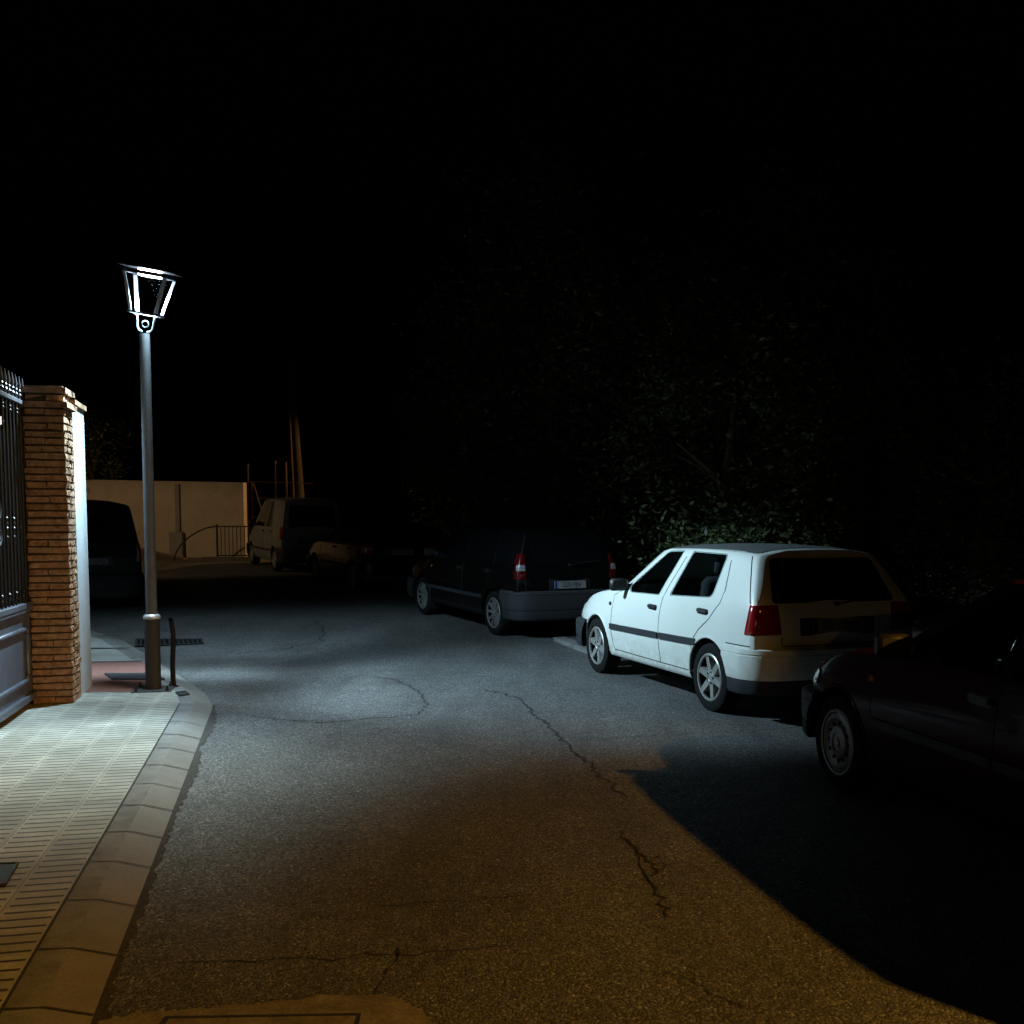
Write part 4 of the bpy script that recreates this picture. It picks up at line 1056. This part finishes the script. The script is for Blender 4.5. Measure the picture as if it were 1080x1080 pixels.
mb.add([(x0, -.2, -.1), (x1, -.2, -.1), (x1, .3, -.1), (x0, .3, -.1), (x0, -.2, .03), (x1, -.2, .62), (x1, .3, .62), (x0, .3, .03)], [(0, 1, 2, 3), (4, 5, 6, 7), (0, 1, 5, 4), (1, 2, 6, 5), (2, 3, 7, 6), (3, 0, 4, 7)]); mb.build('edge', M['plinth'], pb)
# railing with an arched hoop rail
YR = 29.3
pr = AT(229.5, 589, YR); rt = AT(229.5, 554.5, YR).z-gz(YR)
rl = empty('railing', (pr.x, YR, gz(YR)), 0, 'black barred railing in front of the cream wall', 'railing')
L = (AT(262, 560, YR).x-pr.x)
mb = MB()
for z in (rt-.02, .16): mb.box((L/2, 0, z), (L, .035, .035))
mb.build('rail', M['rail'], rl)
for k in range(9):
    mb = MB(); x = L*k/8; hh = rt-.01 if k else rt+.02
    mb.box((x, .0, hh/2+.02 if k in (0, 8) else (rt+.14)/2), (.045 if k in (0, 8) else .018, .05 if k in (0, 8) else .02, hh if k in (0, 8) else rt-.19)); mb.build('post' if k in (0, 8) else 'bar', M['rail'], rl)
mb = MB(); mb.box((L/2-.15, 0, .04), (L+.5, .3, .16)); mb.build('kerb_base', M['concrete'], rl)
hr = empty('hoop_rail', tuple(AT(183, 591, YR).xy)+(gz(YR),), 0, 'thin black arched rail curving up to the barred railing', 'rail')
mb = MB(); o_ = Vector(hr.location); pts = []
for (u, v) in ((183, 592), (186, 582), (192, 573), (200, 566), (208, 561), (217, 557), (229, 554.8)): p = AT(u, v, YR); pts.append(p-o_)
mb.tube(pts, .022, 8); mb.build('rail', M['rail'], hr, True)
# wire fence posts
yf = 31.0
p = AT(262, 560, yf)
wf = empty('wire_fence', (p.x, yf, gz(yf)), 0, 'rusty posts and wires of a fence beside the end of the cream wall', 'fence')
for (u, v) in ((262, 489), (266, 508), (291, 486), (302, 487)):
    q_ = AT(u, v, yf); mb = MB(); mb.tube([(q_.x-p.x, 0, 0), (q_.x-p.x-.02, 0, q_.z-gz(yf))], .035, 8); mb.build('post', M['rust'], wf)
for v in (508, 525, 545):
    a_, b_ = AT(262, v, yf), AT(330, v+2, yf); mb = MB(); mb.tube([(0, -.05, a_.z-gz(yf)), (b_.x-p.x, -.05, b_.z-gz(yf))], .012, 6); mb.build('wire', M['rust'], wf)
a_, b_ = AT(268, 510, yf), AT(281, 552, yf); mb = MB(); mb.tube([(a_.x-p.x, -.09, a_.z-gz(yf)), (b_.x-p.x, -.09, b_.z-gz(yf))], .025, 6); mb.build('brace', M['rust'], wf)
# utility pole
yp = 32.0; p = AT(320, 560, yp); t_ = AT(304.5, 356, yp)
up = empty('utility_pole', (p.x, yp, gz(yp)), 0, 'slightly leaning wooden utility pole behind the white van', 'utility pole')
zz = t_.z-gz(yp); mb = MB(); mb.tube([(.03, 0, -.1), (t_.x-p.x, 0, zz)], [.15, .085], 12); mb.build('pole', M['wood'], up, True)
mb = MB(); mb.tube([(-.20, -.12, 0), ((t_.x-p.x)*.72-.10, -.12, zz*.72)], .03, 8); mb.build('upright', M['rust'], up, True)
# far house with a roof aerial, hidden by the trees except for its aerial
yh = 46.0; p = AT(455, 560, yh)
h2 = empty('house', (p.x+2.0, yh+3, gz(yh)), R(8), 'dark low house behind the trees at the far end of the street', 'house')
zr_ = AT(451, 410, yh).z-gz(yh)
mb = MB(); mb.box((0, 0, (zr_-.6)/2), (8, 6, zr_-.6)); mb.build('wall', M['darkwall'], h2)
mb = MB(); mb.add([(-4.3, -3.3, zr_-.6), (4.3, -3.3, zr_-.6), (4.3, 3.3, zr_-.6), (-4.3, 3.3, zr_-.6), (-3.2, 0, zr_+.5), (3.2, 0, zr_+.5)], [(0, 1, 2, 3), (0, 1, 5, 4), (1, 2, 5), (2, 3, 4, 5), (3, 0, 4)]); mb.build('roof', M['brick'], h2)
a_ = AT(451, 411, yh); t_ = AT(451, 339, yh)
an = empty('aerial', (a_.x, yh+.4, a_.z-.45), 0, 'thin television aerial mast with a crossbar above the dark roof', 'aerial')
hh = t_.z-a_.z+.45; mb = MB(); mb.tube([(0, 0, 0), (0, 0, hh+.05)], .025, 8); mb.build('mast', M['aerial'], an)
mb = MB(); mb.tube([(-.95, 0, hh+.04), (.95, 0, hh-.04)], .02, 6)
for k in range(-3, 4): mb.tube([(k*.28, -.25, hh-k*.012), (k*.28, .25, hh-k*.012)], .008, 5)
mb.build('crossbar', M['aerial'], an)

# ------------------------------------------------------------------ trees, shrubs and hedge
def leaves(mb, cen, rad, n, size, mi=0, clumps=40, base=None):
    cs = []
    for _ in range(clumps):
        while True:
            p = Vector((rnd.uniform(-1, 1), rnd.uniform(-1, 1), rnd.uniform(-1, 1)))
            if .35 < p.length < 1: break
        cs.append((p, rnd.uniform(.16, .38)))
    vs, fs = [], []
    for _ in range(n):
        c, r_ = rnd.choice(cs); p = c+Vector((rnd.gauss(0, r_*.55), rnd.gauss(0, r_*.55), rnd.gauss(0, r_*.5)))
        q_ = Vector((cen[0]+p.x*rad[0], cen[1]+p.y*rad[1], cen[2]+p.z*rad[2]))
        if base is not None and q_.z < base: q_.z = base+rnd.random()*.3
        a = Vector((rnd.gauss(0, 1), rnd.gauss(0, 1), rnd.gauss(0, .6))).normalized(); b_ = a.cross(Vector((rnd.gauss(0, 1), rnd.gauss(0, 1), rnd.gauss(0, 1)))).normalized()
        s1 = size*rnd.uniform(.6, 1.3); s2 = s1*rnd.uniform(.32, .5); k = len(vs)
        vs += [q_-a*s1, q_-b_*s2+a*s1*.1, q_+a*s1, q_+b_*s2+a*s1*.1]; fs.append((k, k+1, k+2, k+3))
    mb.add(vs, fs, mi)
def tree(x, y, h, rx, rz, n, size, label, leaf='leafA', low=None, trunk_r=.13, group='trees behind the parked cars'):
    t = empty('tree', (x, y, gz(y)), rnd.uniform(0, 6), label, 'tree', group)
    cz = h-rz; mb = MB(); top_ = cz+rz*.4
    mb.tube([(0, 0, -.1), (.06, .03, top_*.35), (-.05, .06, top_*.7), (.02, 0, top_)], [trunk_r, trunk_r*.8, trunk_r*.55, trunk_r*.2], 10)
    for k in range(7):
        a = rnd.uniform(0, 2*PI); z = top_*rnd.uniform(.35, .8); l_ = rx*rnd.uniform(.5, .8)
        mb.tube([(0, 0, z), (l_*.5*math.cos(a), l_*.5*math.sin(a), z+l_*.35), (l_*math.cos(a), l_*math.sin(a), z+l_*.6)], [trunk_r*.45, trunk_r*.3, trunk_r*.1], 7)
    mb.build('trunk', M['bark'], t, True)
    mb = MB(); leaves(mb, (0, 0, cz), (rx, rx, rz), n, size, clumps=70, base=low); mb.build('crown', M[leaf], t)
    return t
def at2(u, Y): return ((u-540)/1080*Y, Y)
x, y = at2(772, 14.2); tree(x, y, 4.6, 1.5, 2.1, 12350, 0.047, 'leafy tree rising right behind the white hatchback roof', 'leafB', .3)
x, y = at2(585, 20.5); tree(x, y, 8.2, 2.4, 3.6, 13300, 0.066, 'tall dark tree behind the black people carrier', 'leafA', .4, .18)
x, y = at2(905, 16.5); tree(x, y, 4.4, 1.7, 1.9, 11400, 0.047, 'broad dark tree behind the gap between white and maroon cars', 'leafB', .4)
x, y = at2(1035, 14.8); tree(x, y, 4.2, 1.5, 1.9, 9500, 0.044, 'dark tree behind the maroon car at the right edge', 'leafA', .4)
x, y = at2(495, 27.5); tree(x, y, 6.4, 2.0, 2.9, 9500, 0.077, 'dark tree beyond the dark blue hatchback', 'leafB', .4, .16)
x, y = at2(680, 17.0); tree(x, y, 6.0, 1.8, 2.8, 10450, 0.055, 'dark tree between the tall tree and the white hatchback', 'leafA', .4, .15)
x, y = at2(820, 18.5); tree(x, y, 7.6, 2.2, 3.3, 9500, 0.066, 'tall dark tree towering behind the white hatchback', 'leafA', .6, .18)
hg = empty('hedge', (3.5, 14.5, gz(14.5)), 0, 'dense dark hedge running behind the parked cars', 'hedge')
mb = MB()
for y in (13.4, 14.8, 16.2, 17.6, 19, 20.4):
    x = rk(y)+(1.25 if y > 12.5 else 2.3); leaves(mb, (x-3.5, y+.5-14.5, .85+gz(y)-gz(14.5)), (.75, .95, .80), 3600, .042, clumps=26, base=-.3)
mb.build('foliage', M['leafA'], hg)
mb = MB()
for y in (13.4, 14.8, 16.2, 17.6, 19): mb.tube([(rk(y)+1.25-3.5, y+.5-14.5, -.1+gz(y)-gz(14.5)), (rk(y)+1.2-3.5, y+.5-14.5, 1.0+gz(y)-gz(14.5))], .03, 6)
mb.build('stem', M['bark'], hg)
# tree overhanging the far wall on the left
p = AT(96, 470, YW+1.8); tree(p.x, p.y, 5.2, 1.15, 1.55, 6650, 0.066, 'dark bushy tree hanging over the cream wall on the left', 'leafA', 2.0, .14, group=None)

# ------------------------------------------------------------------ sodium street lamps outside the frame
ol = Vector((8.3, .1, 6.0))
def plain_lamp(loc, label, rz=0, tilt_=0):
    e = empty('street_lamp', (loc.x, loc.y+.0, gz(loc.y)), rz, label, 'street lamp'); h = loc.z-gz(loc.y)
    mb = MB(); mb.tube([(0, -.9, 0), (0, -.9, h-.3), (0, -.8, h), (0, -.4, h+.16), (0, -.1, h+.18)], [.07, .05, .045, .04, .035], 10); mb.build('pole', M['polepaint'], e, True)
    mb = MB(); mb.box((0, .0, h+.17), (.26, .5, .10), bev=.03); mb.build('lamp_head', M['lantern'], e)
    return e
plain_lamp(ol+Vector((0, 0, .12)), 'orange street lamp on a bracket pole to the right of the maroon car', R(60))

def pt(name, loc, col, e, r_): 
    l = bpy.data.lights.new(name, 'POINT'); l.color = col; l.energy = e; l.shadow_soft_size = r_
    o = bpy.data.objects.new(name, l); COL.objects.link(o); o.location = loc; return o
def cutoff(l, z0, z1):                                    # lens of a road lamp: nothing above sin(depression)=z0, full below z1
    l.use_nodes = True; t = l.node_tree; e = t.nodes['Emission']
    g = t.nodes.new('ShaderNodeNewGeometry'); d = t.nodes.new('ShaderNodeVectorMath'); d.operation = 'DOT_PRODUCT'; d.inputs[1].default_value = (0, 0, -1)
    m = t.nodes.new('ShaderNodeMapRange'); m.interpolation_type = 'SMOOTHSTEP'; m.inputs['From Min'].default_value = z0; m.inputs['From Max'].default_value = z1
    t.links.new(g.outputs['Incoming'], d.inputs[0]); t.links.new(d.outputs['Value'], m.inputs['Value']); t.links.new(m.outputs['Result'], e.inputs['Strength'])
ol2 = Vector((-3.0, -38.0, 7.5))
plain_lamp(ol2, 'unseen orange street lamp added far down the street behind the camera', PI)
pt('distant_fill_light', ol2, (1.0, .55, .16), 1000, .15)  # added unseen lamp: dim orange fill on the white car's rear
def spot(name, loc, target, col, e, size, r_=.1, blend=.5):
    l = bpy.data.lights.new(name, 'SPOT'); l.color = col; l.energy = e; l.spot_size = R(size); l.spot_blend = blend; l.shadow_soft_size = r_
    o = bpy.data.objects.new(name, l); COL.objects.link(o); o.location = loc
    o.rotation_euler = (Vector(target)-Vector(loc)).to_track_quat('-Z', 'Y').to_euler(); return o
o = spot('sodium_lamp_light', ol, (-2.5, 4.3, 0), (1.0, .47, .065), 3300, 58, .08, .66); cutoff(o.data, .12, .42)
# a sodium lamp hidden behind the trees at the far end, and a paler one round the corner on the left
spot('far_lamp_light', (-1.25, 30.8, 5.2), (-9.0, 30, 1.2), (1, .54, .20), 900, 62)
o = spot('corner_lamp_light', (-15.0, 20.5, 5.6), (-9.0, 30, .9), (1, .68, .36), 640, 74); cutoff(o.data, .15, .27)
plain_lamp(Vector((-15.0, 20.2, 5.7)), 'street lamp round the corner on the left of the far wall')
# white LED of the lantern, with the lens distribution of a road luminaire (strong across the street, sharp cut-off)
led = pt('led_light', LEDP, (1, 1, 1), 100, .045)
ll = led.data; ll.use_nodes = True; nt = ll.node_tree
em = nt.nodes['Emission']
geo = nt.nodes.new('ShaderNodeNewGeometry')
def nmath(op, a, b=None, c=None, clamp=False):
    x = nt.nodes.new('ShaderNodeMath'); x.operation = op; x.use_clamp = clamp
    for k, v in enumerate((a, b, c)):
        if v is None: continue
        if isinstance(v, (int, float)): x.inputs[k].default_value = v
        else: nt.links.new(v, x.inputs[k])
    return x.outputs[0]
def dot(vec):
    x = nt.nodes.new('ShaderNodeVectorMath'); x.operation = 'DOT_PRODUCT'; nt.links.new(geo.outputs['Incoming'], x.inputs[0]); x.inputs[1].default_value = vec; return x.outputs['Value']
SG = 1.0
LED_A, LED_B, LED_C, LED_LO, LED_LF, LED_X = 9.5, 17.0, 33.0, .35, .119, 1.10
fwd = dot((.93*SG, .37*SG, 0)); down = dot((0, 0, -1*SG))
fp = nmath('MAXIMUM', fwd, 0.0); dp = nmath('MAXIMUM', down, 0.0)
I = nmath('ADD', nmath('ADD', LED_A, nmath('MULTIPLY', nmath('POWER', dp, 3.0), LED_B)), nmath('MULTIPLY', nmath('POWER', fp, 5.0), LED_C))
sb = nmath('MULTIPLY', nmath('MAXIMUM', nmath('SUBTRACT', dot((0, -1, 0)), .2), 0.0), 1.25)
lo = nmath('SUBTRACT', LED_LO, nmath('MULTIPLY', nmath('MULTIPLY', fp, fp), LED_LF))
lo = nmath('ADD', nmath('ADD', lo, nmath('MULTIPLY', sb, .19)), nmath('MULTIPLY', nmath('MULTIPLY', sb, fp), LED_X))
mr = nt.nodes.new('ShaderNodeMapRange'); mr.interpolation_type = 'SMOOTHSTEP'; mr.inputs['From Min'].default_value = 0; mr.inputs['From Max'].default_value = 1
nt.links.new(nmath('DIVIDE', nmath('SUBTRACT', down, lo), nmath('ADD', .16, nmath('MULTIPLY', sb, .25))), mr.inputs['Value'])
nad = nt.nodes.new('ShaderNodeMapRange'); nad.interpolation_type = 'SMOOTHSTEP'   # weak straight down, as road lenses are
for k, v in (('From Min', .93), ('From Max', .995), ('To Min', 1.0), ('To Max', .30)): nad.inputs[k].default_value = v
nt.links.new(down, nad.inputs['Value'])
I = nmath('MULTIPLY', nmath('MULTIPLY', I, nad.outputs['Result']), nmath('ADD', mr.outputs['Result'], .002))
nt.links.new(I, em.inputs['Strength'])
hue = nt.nodes.new('ShaderNodeMapRange'); hue.inputs['From Min'].default_value = .30; hue.inputs['From Max'].default_value = .85   # colour over angle of a white LED
nt.links.new(dot((0, -1, 0)), hue.inputs['Value'])
mxc = nt.nodes.new('ShaderNodeMix'); mxc.data_type = 'RGBA'; nt.links.new(hue.outputs['Result'], mxc.inputs[0])
mxc.inputs[6].default_value = (.58, .84, 1.0, 1); mxc.inputs[7].default_value = (.80, .90, .76, 1)
nt.links.new(mxc.outputs[2], em.inputs['Color'])

# ------------------------------------------------------------------ night sky
w = bpy.data.worlds.new('World'); sc.world = w; w.use_nodes = True
nt2 = w.node_tree; bg = nt2.nodes['Background']
sky = nt2.nodes.new('ShaderNodeTexSky'); sky.sky_type = 'NISHITA'; sky.sun_disc = False; sky.sun_elevation = R(-4); sky.sun_rotation = R(200)
nt2.links.new(sky.outputs[0], bg.inputs['Color']); bg.inputs['Strength'].default_value = .01

sc.view_settings.view_transform = 'Standard'; sc.view_settings.look = 'None'; sc.view_settings.exposure = 0; sc.view_settings.gamma = 1
sc.render.engine = 'CYCLES'; sc.cycles.use_denoising = True; sc.cycles.max_bounces = 6; sc.cycles.sample_clamp_indirect = 4
sc.cycles.use_light_tree = True
